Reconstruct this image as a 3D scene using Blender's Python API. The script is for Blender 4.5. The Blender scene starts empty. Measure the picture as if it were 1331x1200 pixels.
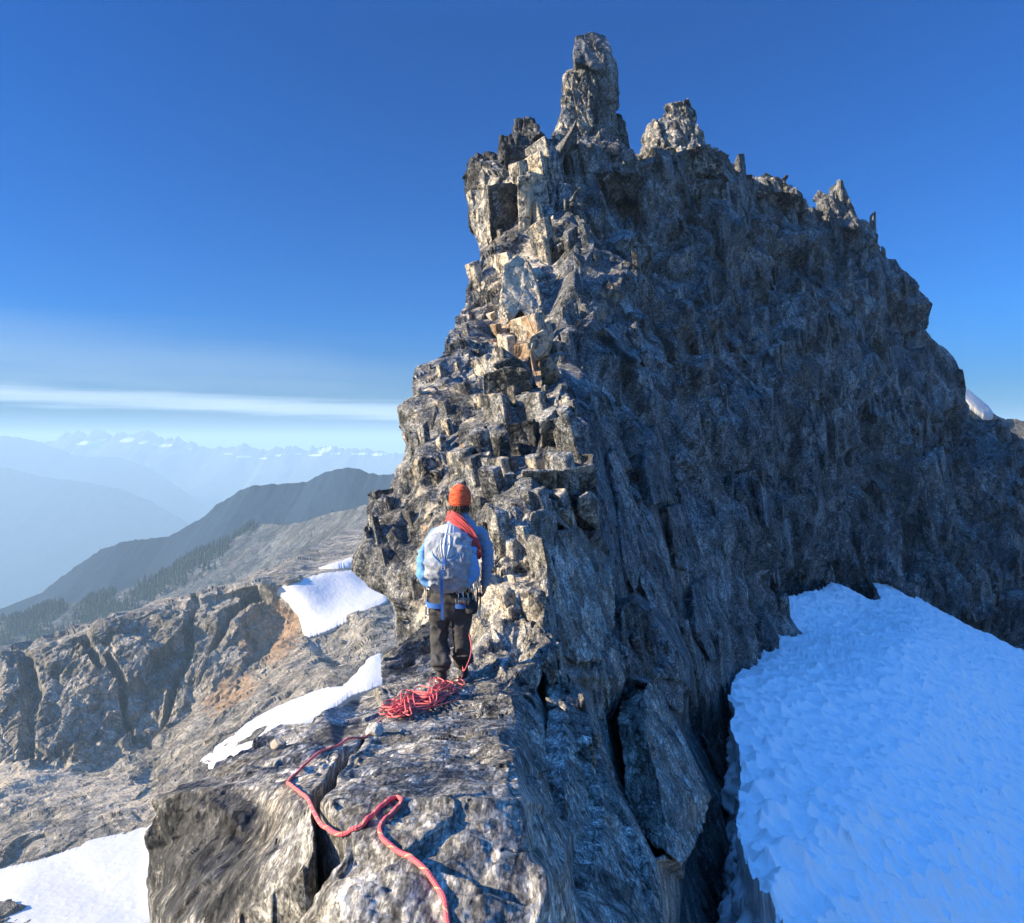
import bpy, bmesh, math, random
import numpy as np
from mathutils import Vector, Matrix
from mathutils.geometry import delaunay_2d_cdt
from mathutils.bvhtree import BVHTree

SC = bpy.context.scene
COL = SC.collection
# ------------------------------------------------------------------ camera
F = 942.0            # focal length in photograph pixels (1331 wide)
CX, HY = 665.5, 572.0
cam_d = bpy.data.cameras.new("camera")
cam_d.sensor_width = 36.0
cam_d.lens = 36.0 * F / 1331.0
cam_d.shift_y = (HY - 600.0) / 1331.0
cam_d.clip_start = 0.05
cam_d.clip_end = 200000
cam = bpy.data.objects.new("camera", cam_d)
COL.objects.link(cam)
cam.rotation_euler = (math.pi / 2, 0, 0)
SC.camera = cam
# ------------------------------------------------------------------ light
SUN_EL = math.radians(23.0)
SUN_AZ = math.radians(101.0)       # anticlockwise from +Y (view direction): left and a little behind the camera
sdir = Vector((-math.sin(SUN_AZ) * math.cos(SUN_EL), math.cos(SUN_AZ) * math.cos(SUN_EL), math.sin(SUN_EL)))
sun_d = bpy.data.lights.new("sun", 'SUN')
sun_d.energy = 5.0
sun_d.angle = math.radians(0.5)
sun_d.color = (1.0, 0.85, 0.63)
sun = bpy.data.objects.new("sun", sun_d)
COL.objects.link(sun)
sun.rotation_euler = sdir.to_track_quat('Z', 'Y').to_euler()
W = bpy.data.worlds.new("World")
SC.world = W
W.use_nodes = True
wn = W.node_tree
wn.nodes.clear()
wo = wn.nodes.new('ShaderNodeOutputWorld')
bg = wn.nodes.new('ShaderNodeBackground')
sky = wn.nodes.new('ShaderNodeTexSky')
sky.sky_type = 'NISHITA'
sky.sun_disc = False
sky.sun_elevation = SUN_EL
sky.sun_rotation = -SUN_AZ
sky.altitude = 2200
sky.air_density = 1.5
sky.dust_density = 0.35
sky.ozone_density = 5.0
bg.inputs['Strength'].default_value = 0.138
# thin cloud streaks low over the horizon, by direction
def wnode(t, **k):
    n = wn.nodes.new(t)
    for a, b in k.items():
        setattr(n, a, b)
    return n
def wmath(op, a, b=None, c=None):
    n = wnode('ShaderNodeMath', operation=op)
    for i, v in enumerate((a, b, c)):
        if v is None: continue
        if isinstance(v, (int, float)): n.inputs[i].default_value = v
        else: wn.links.new(v, n.inputs[i])
    return n.outputs[0]
tc = wnode('ShaderNodeTexCoord')
sx = wnode('ShaderNodeSeparateXYZ')
wn.links.new(tc.outputs['Generated'], sx.inputs[0])
X_, Y_, Z_ = sx.outputs
azv = wmath('ARCTAN2', X_, Y_)
elv = wmath('ARCSINE', Z_)
def wcloud(el0, slope, half, soft, amp, sa, se, seed, curve=0.0, right=-0.12, rsoft=0.08):
    cmb = wnode('ShaderNodeCombineXYZ')
    wn.links.new(wmath('MULTIPLY', azv, sa), cmb.inputs[0])
    wn.links.new(wmath('MULTIPLY', elv, se), cmb.inputs[1])
    cmb.inputs[2].default_value = seed
    nz = wnode('ShaderNodeTexNoise')
    nz.inputs['Scale'].default_value = 1.0
    nz.inputs['Detail'].default_value = 6
    nz.inputs['Roughness'].default_value = 0.6
    wn.links.new(cmb.outputs[0], nz.inputs['Vector'])
    line = wmath('MULTIPLY_ADD', azv, slope, el0)
    wob = wmath('MULTIPLY', wmath('SUBTRACT', nz.outputs['Fac'], 0.5), half * 2.6)
    dist = wmath('ABSOLUTE', wmath('ADD', wmath('SUBTRACT', elv, line), wob))
    mr = wnode('ShaderNodeMapRange', interpolation_type='SMOOTHSTEP')
    wn.links.new(dist, mr.inputs[0])
    mr.inputs[1].default_value = half + soft
    mr.inputs[2].default_value = max(half - soft, 0)
    mr.inputs[3].default_value = 0
    mr.inputs[4].default_value = amp
    edge = wnode('ShaderNodeMapRange', interpolation_type='SMOOTHSTEP')
    wn.links.new(azv, edge.inputs[0])
    edge.inputs[1].default_value = right + rsoft
    edge.inputs[2].default_value = right - rsoft
    m = wmath('MULTIPLY', mr.outputs[0], edge.outputs[0])
    return wmath('MULTIPLY', m, wmath('MULTIPLY_ADD', nz.outputs['Fac'], 1.1, 0.35))
c1 = wcloud(0.034, -0.0275, 0.0095, 0.0065, 0.80, 5, 130, 1.3, right=-0.02)
c2 = wcloud(0.062, -0.055, 0.030, 0.040, 0.27, 3, 30, 7.7, right=-0.15, rsoft=0.25)
c3 = wcloud(0.0, 0.0, 0.012, 0.045, 0.16, 4, 30, 3.1, right=-0.0, rsoft=0.25)
csum = wmath('MINIMUM', wmath('ADD', wmath('ADD', c1, c2), c3), 0.92)
mixc = wnode('ShaderNodeMix', data_type='RGBA')
wn.links.new(csum, mixc.inputs['Factor'])
tint = wnode('ShaderNodeMix', data_type='RGBA', blend_type='MULTIPLY')
tint.inputs['Factor'].default_value = 1.0
wn.links.new(sky.outputs[0], tint.inputs['A'])
tint.inputs['B'].default_value = (0.017, 0.195, 0.44, 1)
# overhead glow added to the sky above the frame to brighten shaded snow
bst = wnode('ShaderNodeMapRange', interpolation_type='SMOOTHSTEP')
wn.links.new(Z_, bst.inputs[0])
bst.inputs[1].default_value = 0.48
bst.inputs[2].default_value = 0.95
bst.inputs[3].default_value = 0.0
bst.inputs[4].default_value = 1.0
bcol = wnode('ShaderNodeMix', data_type='RGBA')
wn.links.new(bst.outputs[0], bcol.inputs['Factor'])
bcol.inputs['A'].default_value = (1, 1, 1, 1)
bcol.inputs['B'].default_value = (38.0, 7.7, 5.1, 1)
hsv = wnode('ShaderNodeVectorMath', operation='MULTIPLY')
wn.links.new(tint.outputs['Result'], hsv.inputs[0])
wn.links.new(bcol.outputs['Result'], hsv.inputs[1])
hz_ = wnode('ShaderNodeMapRange', interpolation_type='SMOOTHSTEP')
wn.links.new(elv, hz_.inputs[0])
hz_.inputs[1].default_value = -0.02; hz_.inputs[2].default_value = 0.17
hz_.inputs[3].default_value = 0.45; hz_.inputs[4].default_value = 1.0
hs2 = wnode('ShaderNodeVectorMath', operation='SCALE')
wn.links.new(hsv.outputs[0], hs2.inputs[0]); wn.links.new(hz_.outputs[0], hs2.inputs['Scale'])
wn.links.new(hs2.outputs[0], mixc.inputs['A'])
mixc.inputs['B'].default_value = (2.2, 2.75, 3.3, 1)
wn.links.new(mixc.outputs['Result'], bg.inputs['Color'])
wn.links.new(bg.outputs[0], wo.inputs['Surface'])
SC.view_settings.view_transform = 'Standard'
SC.view_settings.look = 'None'
SC.view_settings.gamma = 1.0
SC.view_settings.exposure = 1.24
SC.view_settings.use_curve_mapping = False
SC.cycles.use_denoising = True
SC.cycles.max_bounces = 6
SC.cycles.diffuse_bounces = 3
SC.cycles.volume_bounces = 1
SC.cycles.transparent_max_bounces = 6
SC.cycles.use_adaptive_sampling = True
SC.cycles.adaptive_threshold = 0.02

# ------------------------------------------------------------------ helpers
def PT(px, py, d):
    return np.stack([(np.asarray(px, float) - CX) / F * d, np.asarray(d, float) + 0 * np.asarray(px, float),
                     (HY - np.asarray(py, float)) / F * d], -1)
def h3(ix, iy, iz, seed):
    h = (ix * 374761393 + iy * 668265263 + iz * 2147483647 * 3 + seed * 974634777).astype(np.int64)
    h = (h ^ (h >> 13)) * 1274126177
    h = h & 0xffffffff
    h = (h ^ (h >> 16)) * 2246822519 & 0xffffffff
    h = h ^ (h >> 13)
    return h & 0xffffffff
def hf(h, k):
    h = (h * (2654435761 + 2 * k * 40503) + k * 97531) & 0xffffffff
    h = (h ^ (h >> 15)) * 2246822519 & 0xffffffff
    h = h ^ (h >> 13)
    return (h & 0xffffff) / float(0xffffff)
def vnoise(P, seed=0):
    """smooth value noise in [-1,1], P (...,3)"""
    I = np.floor(P).astype(np.int64)
    f = P - I
    f = f * f * (3 - 2 * f)
    out = np.zeros(P.shape[:-1])
    for dx in (0, 1):
        wx = f[..., 0] if dx else 1 - f[..., 0]
        for dy in (0, 1):
            wy = f[..., 1] if dy else 1 - f[..., 1]
            for dz in (0, 1):
                wz = f[..., 2] if dz else 1 - f[..., 2]
                out += wx * wy * wz * hf(h3(I[..., 0] + dx, I[..., 1] + dy, I[..., 2] + dz, seed), 1)
    return out * 2 - 1
def fbm(P, octs=4, seed=0, rough=0.5, lac=2.03):
    a, s, out, n = 1.0, 1.0, 0, 0
    for o in range(octs):
        out = out + a * vnoise(P * s + o * 17.3, seed + o)
        n += a
        a *= rough
        s *= lac
    return out / n
def worley(P, seed=0, jit=0.8, second=False):
    """nearest jittered cell: f1, f2, hash, offset vector (cell units); optionally those of the second nearest"""
    B = np.floor(P - 0.5).astype(np.int64)
    f1 = np.full(P.shape[:-1], 9.0)
    f2 = np.full(P.shape[:-1], 9.0)
    H = np.zeros(P.shape[:-1], np.int64)
    O = np.zeros(P.shape)
    H2, O2 = H.copy(), O.copy()
    for dx in (0, 1):
        for dy in (0, 1):
            for dz in (0, 1):
                h = h3(B[..., 0] + dx, B[..., 1] + dy, B[..., 2] + dz, seed)
                o = np.stack([P[..., 0] - (B[..., 0] + dx + .5 + (hf(h, 1) - .5) * jit),
                              P[..., 1] - (B[..., 1] + dy + .5 + (hf(h, 2) - .5) * jit),
                              P[..., 2] - (B[..., 2] + dz + .5 + (hf(h, 3) - .5) * jit)], -1)
                d = np.sqrt((o * o).sum(-1))
                m = d < f1
                if second:
                    m2 = (~m) & (d < f2)
                    H2 = np.where(m, H, np.where(m2, h, H2))
                    O2[m] = O[m]; O2[m2] = o[m2]
                f2 = np.where(m, f1, np.minimum(f2, d))
                f1 = np.where(m, d, f1)
                H = np.where(m, h, H)
                O[m] = o[m]
    return (f1, f2, H, O, H2, O2) if second else (f1, f2, H, O)
def basis(v, long=2.6, thin=0.75):
    """matrix to a space stretched along v: cells long along v, thin across"""
    v = np.array(v, float); v /= np.linalg.norm(v)
    a = np.cross(v, (0.3, 1, 0.1)); a /= np.linalg.norm(a)
    b = np.cross(v, a)
    return np.stack([v / long, a / thin, b], 0)     # rows
def facet(P, size, B, seed, amp=0.35, tilt=0.45, crack=0.12, warp=0.07, spc=None):
    """rock shards: every cell is a tilted plane, cracks between them; result in metres"""
    Q = P @ B.T / size
    Q = Q + warp * np.stack([vnoise(Q * 1.7, seed + 50), vnoise(Q * 1.7, seed + 51), vnoise(Q * 1.7, seed + 52)], -1)
    f1, f2, H, O, H2, O2 = worley(Q, seed, 0.95, True)
    def pl(H, O):
        t = np.stack([hf(H, 4) - .5, hf(H, 5) - .5, hf(H, 6) - .5], -1) * 2 * tilt
        return amp * (hf(H, 7) - .5) * 2 + (t * O).sum(-1)
    w = 0.04 if spc is None else np.maximum(0.04, 5.0 * spc / size)
    a, b = pl(H, O), pl(H2, O2)
    k = 0.5 * (1 - sstep(f2 - f1, 0, w))
    r = a * (1 - k) + b * k
    if crack:
        r = r - crack * np.exp(-((f2 - f1) / (0.06 if spc is None else np.maximum(0.05, 2.0 * spc / size))) ** 2)
    return r * size
def normals(P):
    du = np.gradient(P, axis=1)
    dv = np.gradient(P, axis=0)
    n = np.cross(du, dv)
    n /= np.linalg.norm(n, axis=-1, keepdims=True) + 1e-12
    return n
def blur(A, k):
    for ax in (0, 1):
        for _ in range(2):
            c = np.cumsum(np.pad(A, [(k + 1, k) if a == ax else (0, 0) for a in (0, 1)], mode='edge'), axis=ax)
            A = (np.take(c, range(2 * k + 1, c.shape[ax]), ax) - np.take(c, range(0, c.shape[ax] - 2 * k - 1), ax)) / (2 * k + 1)
    return A
def sstep(x, a, b):
    t = np.clip((x - a) / (b - a), 0, 1)
    return t * t * (3 - 2 * t)

def dilate(A, k):
    for ax in (0, 1):
        B = A.copy()
        for s in range(1, k + 1):
            f = np.take(A, range(s, A.shape[ax]), ax); b = np.take(A, range(0, A.shape[ax] - s), ax)
            if ax == 0: B[:-s] = np.maximum(B[:-s], f); B[s:] = np.maximum(B[s:], b)
            else: B[:, :-s] = np.maximum(B[:, :-s], f); B[:, s:] = np.maximum(B[:, s:], b)
        A = B
    return A

class DepthMap:
    """depth of a surface over the view directions, from measured points joined into flat facets"""
    def __init__(self, pts, creases, x0, y0, x1, y1, step=1.0, smooth=3):
        self.x0, self.y0, self.step = x0, y0, step
        allp, edges = list(pts), []
        for c in creases:
            b = len(allp)
            allp += c
            edges += [(b + i, b + i + 1) for i in range(len(c) - 1)]
        v, e, f, ov, oe, of = delaunay_2d_cdt([Vector((p[0], p[1])) for p in allp], edges, [], 0, 1e-3)
        q = []
        for i, src in enumerate(ov):
            if src: q.append(1.0 / allp[src[0]][2])
            else:
                w = [(1 / (1e-6 + (v[i][0] - p[0]) ** 2 + (v[i][1] - p[1]) ** 2), 1 / p[2]) for p in allp]
                w.sort(reverse=True); w = w[:3]
                q.append(sum(a * b for a, b in w) / sum(a for a, b in w))
        nx, ny = int((x1 - x0) / step) + 1, int((y1 - y0) / step) + 1
        A = np.full((ny, nx), np.nan)
        for t in f:
            (ax, ay), (bx, by), (cx, cy) = [(v[i][0], v[i][1]) for i in t[:3]]
            i0, i1 = max(0, int((min(ax, bx, cx) - x0) / step)), min(nx, int((max(ax, bx, cx) - x0) / step) + 2)
            j0, j1 = max(0, int((min(ay, by, cy) - y0) / step)), min(ny, int((max(ay, by, cy) - y0) / step) + 2)
            if i0 >= i1 or j0 >= j1: continue
            X, Y = np.meshgrid(x0 + np.arange(i0, i1) * step, y0 + np.arange(j0, j1) * step)
            det = (by - cy) * (ax - cx) + (cx - bx) * (ay - cy)
            if abs(det) < 1e-9: continue
            l1 = ((by - cy) * (X - cx) + (cx - bx) * (Y - cy)) / det
            l2 = ((cy - ay) * (X - cx) + (ax - cx) * (Y - cy)) / det
            l3 = 1 - l1 - l2
            m = (l1 > -1e-6) & (l2 > -1e-6) & (l3 > -1e-6)
            val = l1 * q[t[0]] + l2 * q[t[1]] + l3 * q[t[2]]
            A[j0:j1, i0:i1][m] = val[m]
        bad = np.isnan(A)
        if bad.any():
            A[bad] = np.nanmin(A)
        self.A = blur(A, smooth) if smooth else A
    def __call__(self, px, py):
        x = np.clip((np.asarray(px, float) - self.x0) / self.step, 0, self.A.shape[1] - 1.001)
        y = np.clip((np.asarray(py, float) - self.y0) / self.step, 0, self.A.shape[0] - 1.001)
        i, j = x.astype(int), y.astype(int)
        u, w = x - i, y - j
        A = self.A
        return 1.0 / ((A[j, i] * (1 - u) + A[j, i + 1] * u) * (1 - w) + (A[j + 1, i] * (1 - u) + A[j + 1, i + 1] * u) * w)

class Soup:
    """collects grids and shells, links them as one mesh"""
    def __init__(self): self.V, self.Fq, self.A, self.n, self.mi = [], [], [], 0, []
    def grid(self, P, attr=None, flip=False, mi=0):
        R, C = P.shape[:2]
        idx = np.arange(R * C).reshape(R, C) + self.n
        q = np.stack([idx[:-1, :-1], idx[1:, :-1], idx[1:, 1:], idx[:-1, 1:]], -1).reshape(-1, 4)
        if flip: q = q[:, ::-1]
        self.V.append(P.reshape(-1, 3)); self.Fq.append(q); self.n += R * C
        self.mi.append(np.full(len(q), mi))
        self.A.append(attr.reshape(-1, 4) if attr is not None else np.zeros((R * C, 4)))
    def tris(self, V, T, attr=None, mi=0):
        T = np.asarray(T)
        q = T if T.shape[1] == 4 else np.concatenate([T, T[:, 2:3]], 1)
        self.V.append(V); self.Fq.append(q + self.n); self.n += len(V)
        self.mi.append(np.full(len(q), mi))
        self.A.append(attr if attr is not None else np.zeros((len(V), 4)))
    def build(self, name, mats, parent=None, smooth=False, attr=True):
        V = np.concatenate(self.V); Q = np.concatenate(self.Fq)
        tri = Q[:, 2] == Q[:, 3]
        cnt = np.where(tri, 3, 4)
        keep = np.ones(Q.shape, bool); keep[tri, 3] = False
        me = bpy.data.meshes.new(name)
        me.vertices.add(len(V)); me.vertices.foreach_set('co', V.astype(np.float32).ravel())
        me.loops.add(int(cnt.sum())); me.loops.foreach_set('vertex_index', Q[keep].astype(np.int32))
        me.polygons.add(len(Q))
        me.polygons.foreach_set('loop_start', np.concatenate([[0], np.cumsum(cnt)[:-1]]).astype(np.int32))
        me.polygons.foreach_set('material_index', np.concatenate(self.mi).astype(np.int32))
        me.polygons.foreach_set('use_smooth', np.full(len(Q), smooth))
        me.update(calc_edges=True)
        if True:
            ca = me.color_attributes.new('rockmap', 'FLOAT_COLOR', 'POINT')
            ca.data.foreach_set('color', np.concatenate(self.A).astype(np.float32).ravel())
        for m in (mats if isinstance(mats, (list, tuple)) else [mats]): me.materials.append(m)
        o = bpy.data.objects.new(name, me)
        COL.objects.link(o)
        o.parent = parent
        return o

def tag(o, label=None, cat=None, group=None, kind=None):
    if label: o['label'] = label
    if cat: o['category'] = cat
    if group: o['group'] = group
    if kind: o['kind'] = kind
    return o
def empty(name, loc, label, cat, group=None):
    o = bpy.data.objects.new(name, None)
    o.empty_display_size = 0.1
    COL.objects.link(o)
    o.location = loc
    return tag(o, label, cat, group)

# ------------------------------------------------------------------ materials
def mat(name):
    m = bpy.data.materials.new(name)
    m.use_nodes = True
    nt = m.node_tree
    b = nt.nodes['Principled BSDF']
    return m, nt, b
class NT:
    def __init__(self, nt): self.nt = nt
    def n(self, t, **k):
        n = self.nt.nodes.new(t)
        for a, b in k.items(): setattr(n, a, b)
        return n
    def l(self, a, b): self.nt.links.new(a, b)
    def math(self, op, a, b=None, c=None, clamp=False):
        n = self.n('ShaderNodeMath', operation=op, use_clamp=clamp)
        for i, v in enumerate((a, b, c)):
            if v is None: continue
            if isinstance(v, (int, float)): n.inputs[i].default_value = v
            else: self.l(v, n.inputs[i])
        return n.outputs[0]
    def mix(self, f, a, b, blend='MIX'):
        n = self.n('ShaderNodeMix', data_type='RGBA', blend_type=blend)
        for s, v in (('Factor', f), ('A', a), ('B', b)):
            if isinstance(v, (int, float)): n.inputs[s].default_value = v
            elif isinstance(v, tuple): n.inputs[s].default_value = (*v, 1)
            else: self.l(v, n.inputs[s])
        return n.outputs['Result']
    def noise(self, vec, scale, detail=6, rough=0.6, dist=0.0):
        n = self.n('ShaderNodeTexNoise')
        n.inputs['Scale'].default_value = scale; n.inputs['Detail'].default_value = detail
        n.inputs['Roughness'].default_value = rough; n.inputs['Distortion'].default_value = dist
        if vec is not None: self.l(vec, n.inputs['Vector'])
        return n.outputs['Fac'], n.outputs['Color']
    def vor(self, vec, scale, feat='DISTANCE_TO_EDGE', rnd=1.0):
        n = self.n('ShaderNodeTexVoronoi', feature=feat)
        n.inputs['Scale'].default_value = scale; n.inputs['Randomness'].default_value = rnd
        if vec is not None: self.l(vec, n.inputs['Vector'])
        return n
    def ramp(self, f, stops):
        n = self.n('ShaderNodeValToRGB')
        while len(n.color_ramp.elements) < len(stops): n.color_ramp.elements.new(0.5)
        for e, (p, c) in zip(n.color_ramp.elements, stops):
            e.position = p; e.color = (*c, 1) if isinstance(c, tuple) else (c, c, c, 1)
        self.l(f, n.inputs[0])
        return n.outputs[0]
    def smooth(self, v, a, b, lo=0.0, hi=1.0):
        n = self.n('ShaderNodeMapRange', interpolation_type='SMOOTHSTEP')
        self.l(v, n.inputs[0])
        for i, x in enumerate((a, b, lo, hi)): n.inputs[i + 1].default_value = x
        return n.outputs[0]
    def mapping(self, vec, rot=(0, 0, 0), scale=(1, 1, 1)):
        n = self.n('ShaderNodeMapping')
        n.inputs['Rotation'].default_value = rot; n.inputs['Scale'].default_value = scale
        self.l(vec, n.inputs['Vector'])
        return n.outputs[0]

def rock_material(name, s, dark, mid, light, bump=0.6, streak=(0.0, 0.15, 0.0), crackw=0.035, bumpd=0.02, grain=0.9, facets=1.0, brown=0.45, crys=0.0, along=1.0):
    """s = size of the biggest grain in 1/m"""
    m, nt, b = mat(name)
    t = NT(nt)
    co = t.n('ShaderNodeTexCoord').outputs['Object']
    cw = co
    if along != 1.0: co = t.mapping(co, scale=(1, along, 1))     # foliation: grains drawn out along the ridge
    wv = t.noise(co, s * 0.7, 4, 0.6)[1]
    sub = t.n('ShaderNodeVectorMath', operation='MULTIPLY_ADD')
    t.l(wv, sub.inputs[0]); sub.inputs[1].default_value = (0.14 / s,) * 3; t.l(co, sub.inputs[2])
    wc = sub.outputs[0]
    sub2 = t.n('ShaderNodeVectorMath', operation='MULTIPLY_ADD')
    t.l(t.noise(co, s * 2.0, 3, 0.6)[1], sub2.inputs[0]); sub2.inputs[1].default_value = (0.16 / s,) * 3; t.l(co, sub2.inputs[2])
    wc2 = sub2.outputs[0]
    st = t.mapping(wc, rot=streak, scale=(1.0, 1.0, 0.5))
    nA = t.noise(co, s * 0.35, 12, 0.62)[0]
    nB = t.noise(st, s * 2.2, 12, 0.70, 0.0)[0]
    nC = t.noise(co, s * 9, 12, 0.75)[0]
    v = t.math('ADD', t.math('MULTIPLY', nA, 0.65), t.math('MULTIPLY', nB, 0.60))
    v = t.math('MULTIPLY_ADD', nC, 1.10, v)          # mean 1.17
    base = t.ramp(t.math('MULTIPLY', v, 0.43), [(0.34, dark), (0.50, mid), (0.63, light)])
    nD = t.noise(co, s * 26, 8, 0.7)[0]
    nE = t.noise(t.mapping(co, rot=(0.4, 0.9, 0.2), scale=(1, 1, .5)), s * 60, 6, 0.7)[0]
    spk = t.math('ADD', t.math('MULTIPLY', nD, 0.55), t.math('MULTIPLY', nE, 0.45))
    base = t.mix(t.smooth(spk, 0.50, 0.62, 0, grain), base, t.mix(0.5, base, (0.62, 0.60, 0.55)))
    base = t.mix(t.smooth(spk, 0.50, 0.40, 0, grain), base, t.mix(1.0, base, (0.22, 0.22, 0.23), 'MULTIPLY'))
    for (sc_, lo_, hi_) in ((s * 1.6, .62, 1.3), (s * 6.0, .70, 1.25)):
        vc = t.vor(t.mapping(wc2, rot=(.3, .2, .7), scale=(1, 1, .5)), sc_, 'F1')
        sc3 = t.n('ShaderNodeSeparateColor'); t.l(vc.outputs['Color'], sc3.inputs[0])
        vm = t.smooth(sc3.outputs[0], 0, 1, lo_, hi_)
        cc = t.n('ShaderNodeCombineColor'); [t.l(vm, cc.inputs[i]) for i in range(3)]
        base = t.mix(1.0, base, cc.outputs[0], 'MULTIPLY')
    for sc_, lo_, hi_ in ((s * 22, 1 - .55 * crys, 1 + .75 * crys), (s * 55, 1 - .5 * crys, 1 + .7 * crys)):
        if not crys: break
        vc = t.vor(t.mapping(wc2, rot=(.9, .2, .4), scale=(1, .7, 1)), sc_, 'F1')
        sc3 = t.n('ShaderNodeSeparateColor'); t.l(vc.outputs['Color'], sc3.inputs[0])
        vm = t.smooth(sc3.outputs[1], .15, .9, lo_, hi_)
        cc = t.n('ShaderNodeCombineColor'); [t.l(vm, cc.inputs[i]) for i in range(3)]
        base = t.mix(1.0, base, cc.outputs[0], 'MULTIPLY')
    # brownish and greenish patches
    pb = t.smooth(t.noise(co, s * 0.8, 6, 0.65)[0], 0.52, 0.68)
    base = t.mix(t.math('MULTIPLY', pb, brown), base, t.mix(1.0, base, (1.2, 1.0, 0.74), 'MULTIPLY'))
    at = t.n('ShaderNodeAttribute', attribute_name='rockmap')
    sp = t.n('ShaderNodeSeparateColor'); t.l(at.outputs['Color'], sp.inputs[0])
    R, G, B = sp.outputs; Aa = at.outputs['Alpha']
    e = t.noise(co, s * 3.0, 10, 0.7)[0]
    def msk(ch, lo=0.42, hi=0.58):
        return t.smooth(t.math('ADD', ch, t.math('MULTIPLY', t.math('SUBTRACT', e, 0.5), 1.6)), lo, hi)
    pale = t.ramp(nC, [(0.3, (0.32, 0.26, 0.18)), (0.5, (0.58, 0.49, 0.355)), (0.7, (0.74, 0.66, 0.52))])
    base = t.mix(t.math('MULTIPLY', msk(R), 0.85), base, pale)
    rust = t.ramp(nB, [(0.35, (0.22, 0.12, 0.055)), (0.55, (0.42, 0.26, 0.13)), (0.7, (0.52, 0.38, 0.24))])
    base = t.mix(t.math('MULTIPLY', msk(G), 0.8), base, rust)
    lich = t.ramp(nC, [(0.40, (0.012, 0.013, 0.013)), (0.56, (0.045, 0.045, 0.043)), (0.68, (0.20, 0.195, 0.175))])
    base = t.mix(t.math('MULTIPLY', msk(B), 0.88), base, lich)
    base = t.mix(t.math('MULTIPLY', msk(Aa, 0.5, 0.56), 0.9), base, (0.16, 0.022, 0.02))
    # hairline cracks
    c1 = t.vor(t.mapping(wc, rot=(0.2, 0.25, 0.3), scale=(1, 1, 0.45)), s * 1.1).outputs['Distance']
    c2 = t.vor(t.mapping(wc, rot=(0.5, -0.3, 0.9), scale=(1, 1, 0.6)), s * 3.7).outputs['Distance']
    k1 = t.smooth(c1, 0.0, crackw * .7, 0.45, 1.0)
    k2 = t.smooth(c2, 0.0, crackw, 0.88, 1.0)
    kk = t.math('MULTIPLY', k1, k2)
    base = t.mix(1.0, base, t.ramp(kk, [(0, 0.0), (1, 1.0)]), 'MULTIPLY')
    nt.links.new(base, b.inputs['Base Color'])
    b.inputs['Roughness'].default_value = 0.78
    b.inputs['Specular IOR Level'].default_value = 0.35
    hgt = t.math('ADD', t.math('MULTIPLY', nB, 0.35), t.math('MULTIPLY_ADD', spk, 0.35, t.math('MULTIPLY', nC, 0.7)))
    hgt = t.math('MULTIPLY_ADD', kk, 0.35, hgt)
    gn = t.n('ShaderNodeNewGeometry').outputs['Normal']
    acc = gn
    for (sc_, st_, ro, kf) in ((s * 0.9, .5, .2, .42), (s * 2.6, .5, .6, .42), (s * 8.0, .6, 1.1, .42), (s * 24.0, .7, 1.7, .40)):
        vn = t.vor(t.mapping(wc2, rot=(ro * .5, .2, ro), scale=(1, 1, st_)), sc_, 'F1')
        ma = t.n('ShaderNodeVectorMath', operation='MULTIPLY_ADD')
        sb = t.n('ShaderNodeVectorMath', operation='SUBTRACT'); t.l(vn.outputs['Color'], sb.inputs[0]); sb.inputs[1].default_value = (.5, .5, .5)
        t.l(sb.outputs[0], ma.inputs[0]); ma.inputs[1].default_value = (kf * facets * 1.6,) * 3; t.l(acc, ma.inputs[2])
        acc = ma.outputs[0]
    nrm = t.n('ShaderNodeVectorMath', operation='NORMALIZE'); t.l(acc, nrm.inputs[0])
    bp = t.n('ShaderNodeBump')
    t.l(nrm.outputs[0], bp.inputs['Normal'])
    bp.inputs['Strength'].default_value = bump
    bp.inputs['Distance'].default_value = bumpd
    t.l(hgt, bp.inputs['Height'])
    t.l(bp.outputs[0], b.inputs['Normal'])
    return m
DK, MD, LT = (0.026, 0.028, 0.029), (0.108, 0.110, 0.106), (0.34, 0.33, 0.30)
M_near = rock_material('rock_near', 3.5, (0.026, 0.026, 0.025), (0.175, 0.163, 0.136), (0.60, 0.56, 0.47), bump=0.9, bumpd=0.012, facets=1.2, crys=.5, brown=.3, along=.36)
M_ridge = rock_material('rock_ridge', 0.9, DK, MD, LT, bump=0.9, bumpd=0.07, facets=1.3, crys=.45, brown=.22, streak=(0.12, 0.2, 0))
M_side = rock_material('rock_hillside', 0.14, (0.09, 0.087, 0.08), (0.25, 0.218, 0.165), (0.52, 0.465, 0.37), bump=0.8, bumpd=1.2)

def snow_material(name, s, dist, dirt=0.1, base=(0.88, 0.885, 0.89)):
    m, nt, b = mat(name)
    t = NT(nt)
    co = t.n('ShaderNodeTexCoord').outputs['Object']
    n1 = t.noise(co, s, 8, 0.6)[0]
    n2 = t.noise(co, s * 0.12, 6, 0.6)[0]
    c = t.mix(t.math('MULTIPLY', t.smooth(n2, 0.45, 0.75), dirt), base, (0.55, 0.53, 0.49))
    t.l(c, b.inputs['Base Color'])
    b.inputs['Roughness'].default_value = 0.55
    b.inputs['Specular IOR Level'].default_value = 0.3
    bp = t.n('ShaderNodeBump'); bp.inputs['Strength'].default_value = 0.35; bp.inputs['Distance'].default_value = dist
    t.l(n1, bp.inputs['Height']); t.l(bp.outputs[0], b.inputs['Normal'])
    return m
M_snow = snow_material('snow_near', 14.0, 0.012)
M_snowfar = snow_material('snow_far', 0.9, 0.35, 0.3, (0.56, 0.56, 0.56))
HAZE = 2.5e-4
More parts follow.
